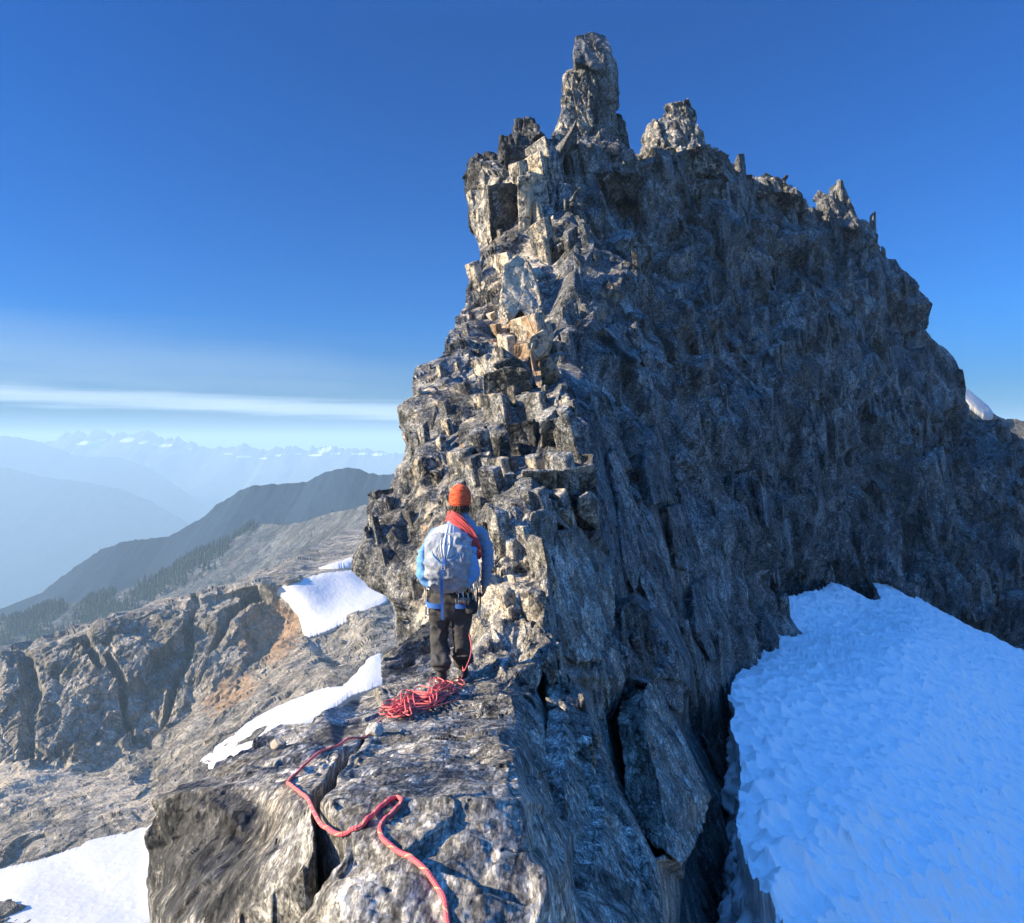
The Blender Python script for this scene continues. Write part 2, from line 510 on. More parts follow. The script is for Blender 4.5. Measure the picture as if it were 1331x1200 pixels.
# ------------------------------------------------------------------ the ridge and the tower
def cr(*a): return [tuple(a[i:i + 3]) for i in range(0, len(a), 3)]
creases = [
    # arete: edge between the sunny and the shaded side, from the slab under the camera up to the top
    cr(715,1400,0.84, 700,1200,1.12, 708,1150,1.22, 690,1120,1.3, 680,1040,1.55, 668,985,2.3, 655,930,4.3, 645,905,5.2),
    cr(645,905,5.2, 662,884,6.1, 700,868,6.8, 716,830,7.4, 715,790,8.0, 712,738,9.0),
    cr(700,665,10.4, 686,690,10.0, 685,738,9.5),
    cr(712,738,9.0, 685,738,9.5),
    cr(705,662,10.6, 740,690,11.4, 775,690,12.2, 778,640,12.9, 772,598,13.4, 745,596,13.6),
    cr(745,596,13.8, 744,545,15.2, 738,518,16.4, 728,470,20, 722,430,23.5, 712,385,27, 700,330,30.5, 706,280,33, 716,200,36.5),
    # outer edge of the near shaded block, with the drop behind it
    cr(880,1400,2.0, 856,1200,2.6, 845,1120,3.05, 818,1065,3.6, 795,1024,4.1, 784,987,4.7, 768,935,5.8, 760,905,6.6),
    cr(896,1400,5.0, 862,1202,6.4, 851,1118,6.9, 824,1063,7.8, 800,1023,8.8, 789,986,9.2, 774,934,9.4, 767,900,9.4),
    # cleft beside the slab
    cr(696,901,6.6, 706,940,5.0, 712,1000,3.9, 724,1050,3.2),
    cr(702,899,7.6, 718,940,6.6, 724,1000,5.4, 730,1046,3.9),
    cr(708,897,6.8, 729,945,5.3, 731,1005,4.1, 733,1052,3.25),
    # lower cleft
    cr(776,1038,4.0, 770,1075,3.6, 752,1128,2.9),
    cr(780,1050,4.7, 776,1085,4.2, 758,1128,3.5),
    cr(784,1052,4.05, 785,1090,3.5, 764,1128,3.0),
    # leaning block in the moat
    cr(843,888,11.0, 832,912,10.2, 833,944,9.6, 853,1013,8.2, 861,1064,7.6, 867,1107,7.3, 885,1120,7.5),
    cr(843,888,11.0, 858,915,11.0, 877,947,10.6, 900,1000,9.8, 918,1037,9.2, 905,1080,8.5, 885,1120,7.5),
    cr(822,912,12.6, 818,950,13.5, 830,1013,13, 845,1060,12, 858,1106,11),
    cr(863,908,15, 883,949,17, 906,999,16.5, 924,1038,16, 912,1083,14, 892,1125,12),
    # smooth slab above it
    cr(805,790,12.6, 812,830,11.6, 815,880,10.9, 806,905,10.6),
    cr(822,778,13.6, 860,815,13.2, 885,860,12.9, 889,885,13.0),
    cr(832,770,16.5, 872,812,17, 897,858,17.5, 900,900,17.5),
    # tall corner right of the lit blocks
    cr(778,560,16.5, 790,640,14.2, 797,720,12.9, 800,780,12.5),
    cr(788,556,18.5, 802,640,16.5, 812,720,15.2, 818,772,14.6),
    cr(745,600,14.5, 752,680,13.0, 760,740,12.2, 770,820,10.6, 775,880,9.3),
    cr(722,690,12.0, 722,740,11.0, 728,820,9.3, 735,880,7.8),
    # lit block joints
    cr(640,668,10.8, 690,662,10.3), cr(690,606,13.0, 640,655,11.5),
    cr(693,600,14.6, 696,545,16.2, 690,520,17.3, 672,470,21.0),
    cr(700,603,13.6, 703,548,15.4, 742,545,15.2),
    cr(560,848,8.3, 615,858,7.2, 640,850,7.2),
    cr(497,862,7.6, 530,850,8.2, 560,846,8.6),
    # foot of the tower wall, just behind the ledge
    cr(497,848,12.2, 530,838,11.6, 560,834,10.9, 600,828,10.0),
    # left skyline of the tower
    cr(480,893,11.5, 486,850,12.6, 484,785,13.2, 480,700,14.5, 482,650,15.5, 500,600,17.5, 510,555,18.5, 528,520,19.5, 530,490,21, 572,462,23, 588,410,26.5, 602,380,28.5, 618,350,30, 606,300,33.5, 600,250,36, 600,207,38),
    # slab lip: the flat slab under the camera drops away past this line
    cr(430,1043,1.52, 500,1036,1.52, 560,1040,1.5, 640,1050,1.45, 680,1040,1.55),
    # left block
    cr(201,1039,2.25, 262,1011,2.75, 353,962,3.5, 422,922,4.6, 487,889,6.4),
    cr(203,1041,2.2, 262,1030,2.15, 340,1022,2.1, 352,1040,1.95),
    cr(352,1040,1.95, 330,1090,1.85, 270,1140,1.75, 225,1200,1.65),
]
pts = [
    (150,1040,2.6),(150,1200,2.3),(120,1400,2.0),(180,1400,1.6),(320,1400,0.95),(420,1400,0.86),(560,1400,0.84),(100,900,14),
    (194,1107,2.2),(188,1160,2.15),(188,1200,2.1),(250,1090,2.08),(330,1150,1.45),(400,1200,1.2),
    (400,1000,2.35),(440,985,2.6),(476,964,3.1),(520,960,3.1),(600,960,3.1),(560,1000,2.0),(640,1000,2.0),(380,1040,1.75),(380,1025,1.95),(345,1000,2.5),
    (500,1120,1.27),(600,1120,1.27),(660,1150,1.22),(420,1120,1.3),(560,1200,1.12),(450,1200,1.15),(640,1200,1.1),
    (450,940,4.2),(500,925,4.7),(560,930,4.4),(620,930,4.4),(560,905,5.5),(610,905,5.4),(595,888,6.4),(520,880,6.9),(560,868,7.2),(630,880,6.6),(640,862,7.0),
    (660,820,7.7),(660,770,8.6),(620,740,9.4),(630,820,8.0),(600,790,9.3),(690,700,9.8),(650,700,9.9),(610,700,10.6),(570,790,11.0),(560,740,12.0),
    (520,780,12.2),(530,700,13.4),(580,650,13.4),(620,640,12.8),(560,600,15.5),(620,590,14.6),(660,620,12.9),(600,540,17.5),(650,540,16.8),(560,500,20.5),
    (620,480,20.5),(650,450,23),(600,430,25),(650,400,26),(690,420,24),(680,360,28.5),(640,340,30),(640,290,33),(670,300,31.5),(630,230,36),(680,230,34.5),(690,480,20),
    (720,640,13.0),(740,640,12.6),(720,570,14.9),(715,500,18.2),
    (740,1200,1.6),(790,1200,2.0),(730,1120,1.9),(780,1150,2.5),(820,1150,2.9),(745,1080,2.8),(760,1000,4.3),(745,950,5.4),(730,880,7.2),(690,1020,2.6),(700,1080,1.9),(680,960,3.4),(740,1400,1.2),
    (780,860,9.8),(745,860,9.0),(740,780,10.6),(780,800,11.7),(850,880,12.0),(850,850,12.6),(826,1000,12.8),(890,1150,11),(885,1200,10),(895,1400,8),(935,1150,14),(960,1250,13),(1000,1400,12),
    (840,700,17.5),(860,740,18),(850,620,20.5),(900,700,23),(900,780,21),(930,840,21),(960,860,24.5),(960,900,23),(1000,830,30),(1010,790,36),(950,740,28),(1000,700,33),
    (940,960,20),(960,1040,19),(1000,900,30),(1090,820,45),(1090,757,44),(1060,700,40),(1100,640,45),(1000,620,37),(900,620,26),(950,560,33),(1140,752,47),(1200,782,48),(1240,820,49),(1331,845,50),
    (1200,900,52),(1331,950,55),(1500,900,60),(1500,1400,60),(1200,1400,40),(1200,700,50),(1290,740,53),(1250,640,57),(1331,700,58),(1331,600,64),(1420,640,68),(1500,700,70),
    (780,510,20),(830,500,25),(850,440,30),(780,430,26.5),(760,380,29),(800,340,34),(850,330,39),(760,260,35.5),(800,200,38),(860,210,43),(920,208,50),(900,280,45),(950,250,52),(965,235,54),(1000,238,57),
    (930,400,40),(1000,330,53),(1060,264,61),(1105,290,63),(1135,325,64),(1020,450,45),(1100,400,57),(1170,347,66),(1190,370,66.5),(1210,405,67),(1238,470,67),(1248,500,67),(1262,545,66),(1290,565,65),
    (1100,520,50),(1180,480,58),(1180,580,54),(1050,560,43),(1500,560,75),(1500,300,75),(1200,200,70),(900,100,50),(700,100,40),(500,100,40),(400,500,25),(400,800,14),
]
DM = DepthMap(pts, creases, -60, 60, 1520, 1420, 1.0, 1)
xlY = [207,230,285,300,325,350,368,380,395,410,425,445,465,472,485,500,518,530,550,575,600,625,650,665,700,730,760,785,820,850,880,886,893,905,922,940,958,982,1010,1030,1039,1058,1107,1155,1200,1400]
xlX = [607,606,608,614,624,625,622,608,598,592,592,580,575,555,540,535,538,530,518,516,508,500,490,487,487,483,486,496,496,496,497,496,492,470,422,388,353,300,263,225,201,203,194,189,190,180]
xrY = [207,215,225,233,238,243,248,262,268,283,292,305,325,345,370,405,430,470,500,545,565,597,640,700,760,1400]
xrX = [924,930,945,985,1012,1022,1030,1045,1062,1100,1115,1120,1135,1168,1190,1210,1225,1238,1248,1262,1290,1331,1420,1480,1500,1500]
ys = np.concatenate([np.arange(207, 840, 1.15), np.arange(840, 884, 0.8), np.arange(884, 1010, 0.42), np.arange(1010, 1215, 0.8), np.arange(1215, 1400, 4)])
NC = 980
def ridge_grid():
    rng = np.random.RandomState(4)
    xl = np.interp(ys, xlY, xlX); xr = np.interp(ys, xrY, xrX)
    # columns: dense over the part seen near the arete, thinner past the picture edge
    u = np.linspace(0, 1, NC)
    px = xl[:, None] + (np.minimum(xr, 1345)[:, None] - xl[:, None]) * u[None]
    extra = np.linspace(0, 1, 14)[1:]
    px = np.concatenate([px, np.minimum(xr, 1345)[:, None] + (xr - np.minimum(xr, 1345))[:, None] * extra[None]], 1)
    py = np.repeat(ys[:, None], px.shape[1], 1)
    return px, py
px, py = ridge_grid()
D = DM(px, py)
P = PT(px, py, D)
# --- the deep crevice across the slab, cut straight down
def seg_dist(px, py, line):
    best = np.full(px.shape, 1e9); val = np.zeros(px.shape)
    for (x0, y0, w0), (x1, y1, w1) in zip(line[:-1], line[1:]):
        t = np.clip(((px - x0) * (x1 - x0) + (py - y0) * (y1 - y0)) / ((x1 - x0) ** 2 + (y1 - y0) ** 2), 0, 1)
        d = np.hypot(px - x0 - t * (x1 - x0), py - y0 - t * (y1 - y0))
        w = w0 + t * (w1 - w0)
        r = d / w
        m = r < best
        best[m] = r[m]
    return best
wobx = px + 5 * vnoise(np.stack([px / 14, py / 14, 0 * px], -1), 3); woby = py + 4 * vnoise(np.stack([px / 14, py / 14, 0 * px + 9], -1), 4)
crev = seg_dist(wobx, woby, [(472, 964, 3), (452, 975, 5), (436, 1000, 7), (418, 1028, 7), (408, 1046, 7), (424, 1078, 15), (428, 1105, 18), (410, 1140, 16), (380, 1172, 22), (340, 1200, 24), (300, 1240, 26)])
cut = 1 - sstep(crev, 0.55, 1.1)
cr2 = seg_dist(wobx, woby, [(655, 1108, 1.2), (690, 1104, 1.8), (712, 1100, 2)])
P = P + np.stack([0 * D, 0 * D, -(0.30 * cut + 0.03 * (1 - sstep(cr2, .4, 1.2)))], -1)
N = normals(P)
N *= np.where((N * P).sum(-1, keepdims=True) > 0, -1, 1)     # outward
N = np.stack([blur(N[..., i], 14) for i in range(3)], -1)
N /= np.linalg.norm(N, axis=-1, keepdims=True)
# --- rock structure: shards at every scale, each faded where too small to see or too big for the place
Bmain = basis((0.16, 0.12, -1), 2.6, 0.6)
Blit = basis((0.30, 0.25, -1), 1.7, 0.8)
Bslab = basis((1, 0.25, -0.2), 1.4, 0.9)
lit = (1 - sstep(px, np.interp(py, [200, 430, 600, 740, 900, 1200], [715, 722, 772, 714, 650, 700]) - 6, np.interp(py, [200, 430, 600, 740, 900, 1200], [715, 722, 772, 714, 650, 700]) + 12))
near = sstep(py, 845, 885)
SPC = np.maximum(np.linalg.norm(np.gradient(P, axis=0), axis=-1), np.linalg.norm(np.gradient(P, axis=1), axis=-1))
SPC = np.exp(blur(np.log(dilate(SPC, 6)), 5))
GRZ = 1.2 + 3.0 * sstep(SPC / (D / F), 1.6, 5)
disp = np.zeros(D.shape)
calm = 1 - .80 * sstep(px, 695, 730) * (1 - sstep(px, 900, 960)) * sstep(py, 600, 680) - .25 * sstep(py, 900, 960) * (1 - sstep(px, 680, 700))
def add_oct(size, amp, tilt, seed, crack):
    global disp
    wgt = sstep(size / SPC, 5.0, 14.0) * (1 - .55 * sstep(SPC / (D / F), 2.5, 7)) * (1 - sstep(size / D, 0.16, 0.32)) * calm
    m = wgt > 0.002
    if not m.any(): return
    Pm = P[m]
    sp_ = (SPC * GRZ)[m]; lm, nm = lit[m], near[m]
    r = np.zeros(len(Pm))
    k = lm < 0.99; r[k] += (1 - lm[k]) * facet(Pm[k], size * 1.1, Bmain, seed + 9, amp * 1.8, tilt * 1.8, crack * .8, spc=sp_[k])
    k = (lm > 0.01) & (nm < .99); r[k] += (lm * (1 - nm))[k] * facet(Pm[k], size, Blit, seed, amp, tilt, crack, spc=sp_[k])
    k = nm > 0.01; r[k] += (lm * nm)[k] * facet(Pm[k], size, Bslab, seed + 5, amp * .6, tilt * .6, crack * .6, spc=sp_[k])
    disp[m] += wgt[m] * r
for k, (size, amp, tilt, crack) in enumerate([(6.0, .10, .20, .01), (2.6, .11, .20, .03), (1.15, .10, .20, .05), (0.5, .09, .18, .06), (0.22, .08, .17, .06), (0.09, .07, .16, .05), (0.04, .06, .14, .03)]):
    add_oct(size, amp, tilt, 100 + 20 * k, crack)
# fine grain on the slab
g = sstep(-D, -9, -5)
m = g > 0.01
grain = np.zeros(D.shape)
gP = P[m] * np.array([0.6, 1.0, 1.0])
gs = SPC[m]
grain[m] = 0.030 * fbm(gP * 4.5, 3, 31) * sstep(.2 / gs, 4, 12) + 0.014 * fbm(gP * 17, 2, 37, 0.6) * sstep(.06 / gs, 4, 12) + 0.006 * fbm(gP * 60, 2, 41) * sstep(.017 / gs, 2.5, 7)
disp += grain * g * (0.08 + 0.92 * lit)
Brib = basis((0.16, 0.12, -1), 5.0, 0.7)
mw = (1 - lit) * sstep(D, 13, 26)
k = mw > .01
Qr = P[k] @ Brib.T
disp[k] += mw[k] * (0.42 * (1 - 2 * np.abs(vnoise(Qr / 2.6, 401))) + 0.30 * (1 - 2 * np.abs(vnoise(Qr / 1.2 + 7, 402))) + .9 * vnoise(Qr / 7.0, 403))
feet = np.exp(-(((px - 588) / 26) ** 2 + ((py - 889) / 7) ** 2))
disp *= 1 - 0.85 * feet
edge = np.minimum(sstep(np.arange(px.shape[1]), -1, 6)[None], 1)
P = P + N * disp[..., None]
# --- stains and lichen, plus extra sunlight painted pale over the lit side
def blob(x, y, rx, ry, a=1.0, rot=0.0):
    c, s = math.cos(rot), math.sin(rot)
    u = ((px - x) * c + (py - y) * s) / rx; v = (-(px - x) * s + (py - y) * c) / ry
    return a * np.exp(-(u * u + v * v))
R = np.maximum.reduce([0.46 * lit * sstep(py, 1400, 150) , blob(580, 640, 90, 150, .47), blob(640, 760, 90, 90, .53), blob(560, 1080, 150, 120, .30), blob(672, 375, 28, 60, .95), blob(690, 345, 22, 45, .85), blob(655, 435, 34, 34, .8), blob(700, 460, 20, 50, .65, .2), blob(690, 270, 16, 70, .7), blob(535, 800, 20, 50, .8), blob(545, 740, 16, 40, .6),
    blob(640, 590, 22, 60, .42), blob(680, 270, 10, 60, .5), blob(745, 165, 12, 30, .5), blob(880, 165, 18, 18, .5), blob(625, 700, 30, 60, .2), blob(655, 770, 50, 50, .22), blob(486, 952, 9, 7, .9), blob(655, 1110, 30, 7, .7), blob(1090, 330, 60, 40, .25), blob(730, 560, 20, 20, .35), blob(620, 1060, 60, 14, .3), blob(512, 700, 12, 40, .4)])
G = np.maximum.reduce([blob(650, 425, 28, 30, .72), blob(690, 470, 24, 44, .72), blob(668, 400, 14, 30, .6), blob(560, 500, 8, 22, .55, .3), blob(590, 575, 8, 18, .6, .4), blob(560, 815, 22, 26, .55), blob(512, 740, 14, 25, .35), blob(768, 420, 22, 50, .5), blob(505, 640, 8, 25, .5), blob(545, 690, 6, 30, .5), blob(1115, 470, 30, 14, .35), blob(640, 600, 14, 60, .35)])
Bc = np.maximum.reduce([blob(275, 1070, 85, 50, 1.0), blob(262, 1125, 105, 90, .85), .18 * near * (px < 720),  blob(330, 1010, 60, 14, .55), blob(430, 955, 70, 16, .75, -.35), blob(520, 868, 40, 16, .75), blob(665, 565, 26, 30, .6), blob(600, 1000, 60, 20, .15), blob(660, 320, 22, 40, .6), blob(680, 215, 40, 20, .8), blob(620, 230, 14, 30, .7), blob(660, 850, 50, 25, .42), blob(590, 890, 60, 12, .35), blob(215, 1150, 40, 60, .5), blob(560, 480, 40, 40, .3), blob(520, 600, 30, 60, .28)])
A4 = np.maximum.reduce([blob(697, 462, 9, 11, .62), blob(708, 500, 8, 24, .58, -.25), blob(645, 438, 10, 6, .48), blob(668, 476, 10, 4, .5)])
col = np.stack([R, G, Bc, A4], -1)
ridge = Soup()
def wrap(P, col):
    """close the far side: the rock goes on behind the skyline and down behind the ridge"""
    L = P[:, 0]; Rr = P[:, -1]
    yl = ys
    k = np.linspace(0, 1, 9)[1:]
    back = np.stack([0.25 + 0 * yl, np.where(yl < 870, 1.0, 0.35), np.where(yl < 870, -0.35, -1.2)], -1)
    size = np.where(yl < 870, 14.0, np.interp(yl, [870, 1040, 1400], [9, 5, 4]))
    sm = np.ones(25) / 25
    back = np.stack([np.convolve(np.pad(back[:, i], 12, mode='edge'), sm, 'valid') for i in range(3)], -1)
    LW = [L + back * (size * t ** 1.3)[:, None] + (0.03 * size * math.sin(t * 9))[:, None] for t in k[::-1]]
    rb = np.array([0.35, 1.0, -0.55])
    RW = [Rr + rb * 18 * t ** 1.2 for t in k]
    return np.concatenate([np.stack(LW, 1), P, np.stack(RW, 1)], 1), np.concatenate([np.repeat(col[:, :1], 8, 1), col, np.repeat(col[:, -1:], 8, 1)], 1)
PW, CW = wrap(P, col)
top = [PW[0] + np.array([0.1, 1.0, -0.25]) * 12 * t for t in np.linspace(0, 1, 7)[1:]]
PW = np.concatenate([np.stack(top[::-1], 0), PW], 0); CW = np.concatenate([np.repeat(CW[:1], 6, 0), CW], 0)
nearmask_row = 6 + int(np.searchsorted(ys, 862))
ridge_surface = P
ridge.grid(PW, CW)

# --- pinnacles on the crest: closed towers, ring over ring
def pinnacle(rings, n=64, sub=26, dr=0.5, seed=1, sizes=(2.2, 1.0, 0.45), amp=.2, sq=3.2, lean=0.0, colr=(0, 0, 0, 0), skew=0.0):
    rings = sorted(rings)
    yy = np.concatenate([np.linspace(a[0], b[0], max(2, int((b[0] - a[0]) / 1.1)), endpoint=False) for a, b in zip(rings[:-1], rings[1:])] + [[rings[-1][0]]])
    rx = [r[0] for r in rings]
    xl = np.interp(yy, rx, [r[1] for r in rings]); xr = np.interp(yy, rx, [r[2] for r in rings]); d = np.interp(yy, rx, [r[3] for r in rings])
    th = np.linspace(0, 2 * math.pi, n * 2)
    c, s = np.cos(th), np.sin(th)
    k = (np.abs(c) ** sq + np.abs(s) ** sq) ** (-1 / sq)
    cx = (xl + xr) / 2; hw = (xr - xl) / 2
    Xc = (cx - CX) / F * d; Z = (HY - yy) / F * d; W_ = hw / F * d
    X = Xc[:, None] + W_[:, None] * (k * c)[None] + skew * W_[:, None] * (k * s)[None] * 0
    Dd = dr * np.maximum(W_, 0.6 * W_.max())
    Y = d[:, None] + Dd[:, None] * (k * s)[None] + Dd[:, None] * 0.0
    Q = np.stack([X, Y, Z[:, None] + 0 * X], -1)
    # caps
    topc = Q[0].mean(0)
    caps = [topc + (Q[0] - topc) * t + np.array([0, 0, 0.02]) * (1 - t) for t in np.linspace(0.02, 1, 14)[:-1]]
    Q = np.concatenate([np.stack(caps), Q], 0)
    Nn = normals(Q)
    ctr = np.stack([np.interp(Q[..., 2], Z[::-1], Xc[::-1]), np.interp(Q[..., 2], Z[::-1], d[::-1]), Q[..., 2] - 0.2], -1)
    Nn *= np.where((Nn * (Q - ctr)).sum(-1, keepdims=True) < 0, -1, 1)
    dp = 0
    for i, sz in enumerate(sizes):
        dp = dp + facet(Q, sz, Blit if i % 2 else Bmain, seed + i * 7, amp * .5, .20, .06)
    dp = dp + 0.02 * fbm(Q * 2.5, 3, seed)
    # keep the seam closed
    bl = np.clip(np.minimum(np.arange(2 * n), 2 * n - 1 - np.arange(2 * n)) / 4.0, 0, 1)
    dp = dp * bl[None]
    Q = Q + Nn * dp[..., None]
    C_ = np.zeros(Q.shape[:2] + (4,)); C_[...] = colr
    ridge.grid(Q, C_)
# main pinnacle
pinnacle([(80,753,786,40.4),(87,752,788,40.4),(93,750,797,40.2),(99,745,800,40),(104,734,803,40),(125,731,802,40),(140,732,797,40),(150,730,793,40),(175,724,797,40),(190,717,806,39.2),(212,704,822,38.6),(245,700,835,39),(280,700,835,41)], seed=3, dr=.9, amp=.10, sizes=(1.5, .8, .35), colr=(.22, .1, .15, 0))
pass
pinnacle([(100,733,768,39),(115,731,772,39),(150,729,770,38.8),(185,718,766,38.4),(215,712,760,38)], seed=8, dr=.8, amp=.12, sizes=(1., .4), sq=5, colr=(.42, .1, 0, 0))
pinnacle([(150,795,804,41),(158,793,813,41),(178,793,815,41),(195,795,817,41),(212,790,822,41)], seed=11, dr=.8, amp=.14, sizes=(1.2, .5), colr=(.3, .1, 0, 0))
# left knobs
pinnacle([(159,669,697,37.5),(170,668,699,37.5),(183,667,702,37.5),(195,665,703,37.5)], seed=14, dr=.9, amp=.08, sizes=(.9, .35), sq=6, colr=(.1, 0, .6, 0))
pinnacle([(184,651,705,37),(200,650,713,37),(225,650,716,36.5),(260,655,716,35.6)], seed=17, dr=.8, amp=.10, sizes=(1.1, .45), sq=6, colr=(.15, 0, .6, 0))
pinnacle([(204,625,655,37.6),(214,606,660,37.5),(235,604,655,37),(262,606,650,36.4)], seed=19, dr=.8, amp=.14, sizes=(1.0, .45), colr=(0, .1, .7, 0))
pinnacle([(186,700,716,38.5),(196,698,722,38.4),(215,696,740,38)], seed=23, dr=.8, amp=.14, sizes=(.9, .4), colr=(.2, 0, .2, 0))
# second pinnacle
pinnacle([(142,884,891,47),(147,868,892,47),(152,858,896,47),(168,853,902,46.6),(175,840,912,46.2),(190,834,919,45.8),(207,826,925,45.4),(245,815,945,46.4),(285,815,945,50)], seed=27, dr=.8, amp=.13, sizes=(2.2, 1.0, .45), colr=(.4, .1, 0, 0))
pinnacle([(137,884,892,47.5),(141,882,892,47.5),(150,880,894,48.2)], seed=29, dr=.8, amp=.06, sizes=(.5,), colr=(0, 0, .5, 0))
# crest lumps and the spike
pinnacle([(231,984,996,57),(236,975,1006,57),(244,962,1020,56.5),(262,950,1040,57),(290,950,1040,60)], seed=31, dr=.8, amp=.16, sizes=(1.8, .8), colr=(.35, .1, 0, 0))
pinnacle([(229,1020,1024,58),(234,1012,1022,58),(240,1005,1020,58),(252,1004,1022,58)], seed=33, dr=.5, amp=.06, sizes=(.7,), colr=(0, 0, .6, 0))
pinnacle([(241,1083,1089,62),(248,1077,1093,62),(258,1069,1098,62),(275,1062,1106,62),(300,1064,1116,61.5),(335,1075,1130,63)], seed=37, dr=.7, amp=.14, sizes=(2.2, 1.0, .5), colr=(.25, .05, .1, 0))
# --- squared blocks and flakes along the edge, as they stand in the photograph
def block(poly, d, th=.6, tilt=(0, 0), seed=0, colr=(.25, 0, 0, 0), side=(.12, 1, -.05), rough=1.0):
    c = np.mean(poly, 0)
    dv = np.broadcast_to(np.asarray(d, float), (len(poly),)); d = float(dv.mean())
    f = [PT(x, y, w + tilt[0] * (x - c[0]) / F * d + tilt[1] * (y - c[1]) / F * d) for (x, y), w in zip(poly, dv)]
    dirv = np.array(side, float) * th
    bm = bmesh.new()
    a = [bm.verts.new(tuple(v)) for v in f]; b = [bm.verts.new(tuple(v + dirv)) for v in f]
    bm.faces.new(a); bm.faces.new(b[::-1]); n = len(a)
    for i in range(n): bm.faces.new((a[(i + 1) % n], a[i], b[i], b[(i + 1) % n]))
    bmesh.ops.bevel(bm, geom=list(bm.edges), offset=d * .0016, segments=1, affect='EDGES', profile=.5)
    bmesh.ops.triangulate(bm, faces=list(bm.faces))
    for it in range(6):
        lim = d / F * 2.2
        es = [e for e in bm.edges if e.calc_length() > lim]
        if not es: break
        bmesh.ops.subdivide_edges(bm, edges=es, cuts=1)
        bmesh.ops.triangulate(bm, faces=[q for q in bm.faces if len(q.verts) > 3])
    bm.normal_update()
    V = np.array([v.co[:] for v in bm.verts]); Nn = np.array([v.normal[:] for v in bm.verts]); bm.verts.index_update()
    Fc = np.array([[v.index for v in q.verts] for q in bm.faces]); bm.free()
    k = d / F
    dsp = facet(V, 22 * k, Blit, seed, .05, .12, .03, spc=0 * V[:, 0] + k) + 1.1 * k * rough * fbm(V / (9 * k), 3, seed, .6)
    ridge.tris(V + Nn * dsp[:, None], Fc, np.tile(np.array(colr, float), (len(V), 1)), mi=int(d < 12.5))
def slab_face(poly, th, seed, cl=(.0, 0, .1, 0), side=(-.25, 1, -.25), k=.975, ext=None):
    xy = np.array(poly, float)
    q = 1 / DM(xy[:, 0], xy[:, 1])
    A = np.c_[np.ones(len(xy)), xy]
    c, *_ = np.linalg.lstsq(A, q, rcond=None)
    dd = k / np.maximum(A @ c, q.min() * .7)
    if ext:
        poly = ext; xy = np.array(poly, float); dd = k / np.maximum(np.c_[np.ones(len(xy)), xy] @ c, q.min() * .7)
    block(poly, dd, th, (0, 0), seed, cl, side, rough=.55)
exts = {4: [(843,888),(860,902),(883,947),(907,998),(925,1037),(911,1082),(890,1126),(868,1110),(861,1068),(853,1013),(838,950)],
        5: [(762,912),(792,987),(804,1026),(852,1120),(866,1205),(782,1215),(760,1150),(785,1090),(786,1050),(770,1000),(752,955)]}
for i, (poly, th) in enumerate([
    ([(722,692),(748,684),(772,700),(792,712),(800,770),(798,815),(782,858),(748,862),(728,850),(720,770)], 1.2),
    ([(803,640),(812,636),(822,650),(824,700),(832,748),(826,772),(812,742),(806,700)], .8),
    ([(808,792),(822,776),(848,800),(864,824),(882,852),(889,885),(887,928),(850,900),(836,884),(812,902)], 1.6),
    ([(826,700),(850,690),(868,740),(876,800),(866,812),(846,786),(834,760)], 1.5),
    ([(843,890),(858,906),(877,947),(900,998),(917,1037),(905,1080),(886,1120),(868,1105),(861,1064),(853,1013),(838,950)], .9),
    ([(760,920),(784,987),(796,1026),(844,1120),(857,1205),(782,1215),(760,1150),(785,1090),(786,1050),(770,1000),(752,955)], .5),
    ([(733,905),(752,950),(768,1000),(776,1036),(768,1080),(748,1130),(735,1080),(733,1040),(736,985)], .4),
    ([(900,760),(930,745),(945,790),(950,850),(925,860),(905,820)], 1.6),
    ([(868,660),(895,650),(905,700),(900,745),(880,735)], 1.5),
    ([(840,560),(862,550),(872,600),(868,650),(850,655),(838,610)], 1.6),
    ([(920,560),(945,555),(962,610),(958,670),(935,660)], 2.0),
    ([(664,906),(690,900),(706,945),(711,1000),(694,1012),(676,962)], .4),
    ([(686,1012),(711,1006),(722,1055),(734,1116),(722,1150),(702,1118)], .3),
    ([(712,1152),(735,1124),(758,1200),(746,1236),(714,1232)], .3),
    ([(790,590),(806,580),(818,630),(815,660),(800,640)], 1.2),
]):
    slab_face(poly, th, 700 + i, ext=exts.get(i))
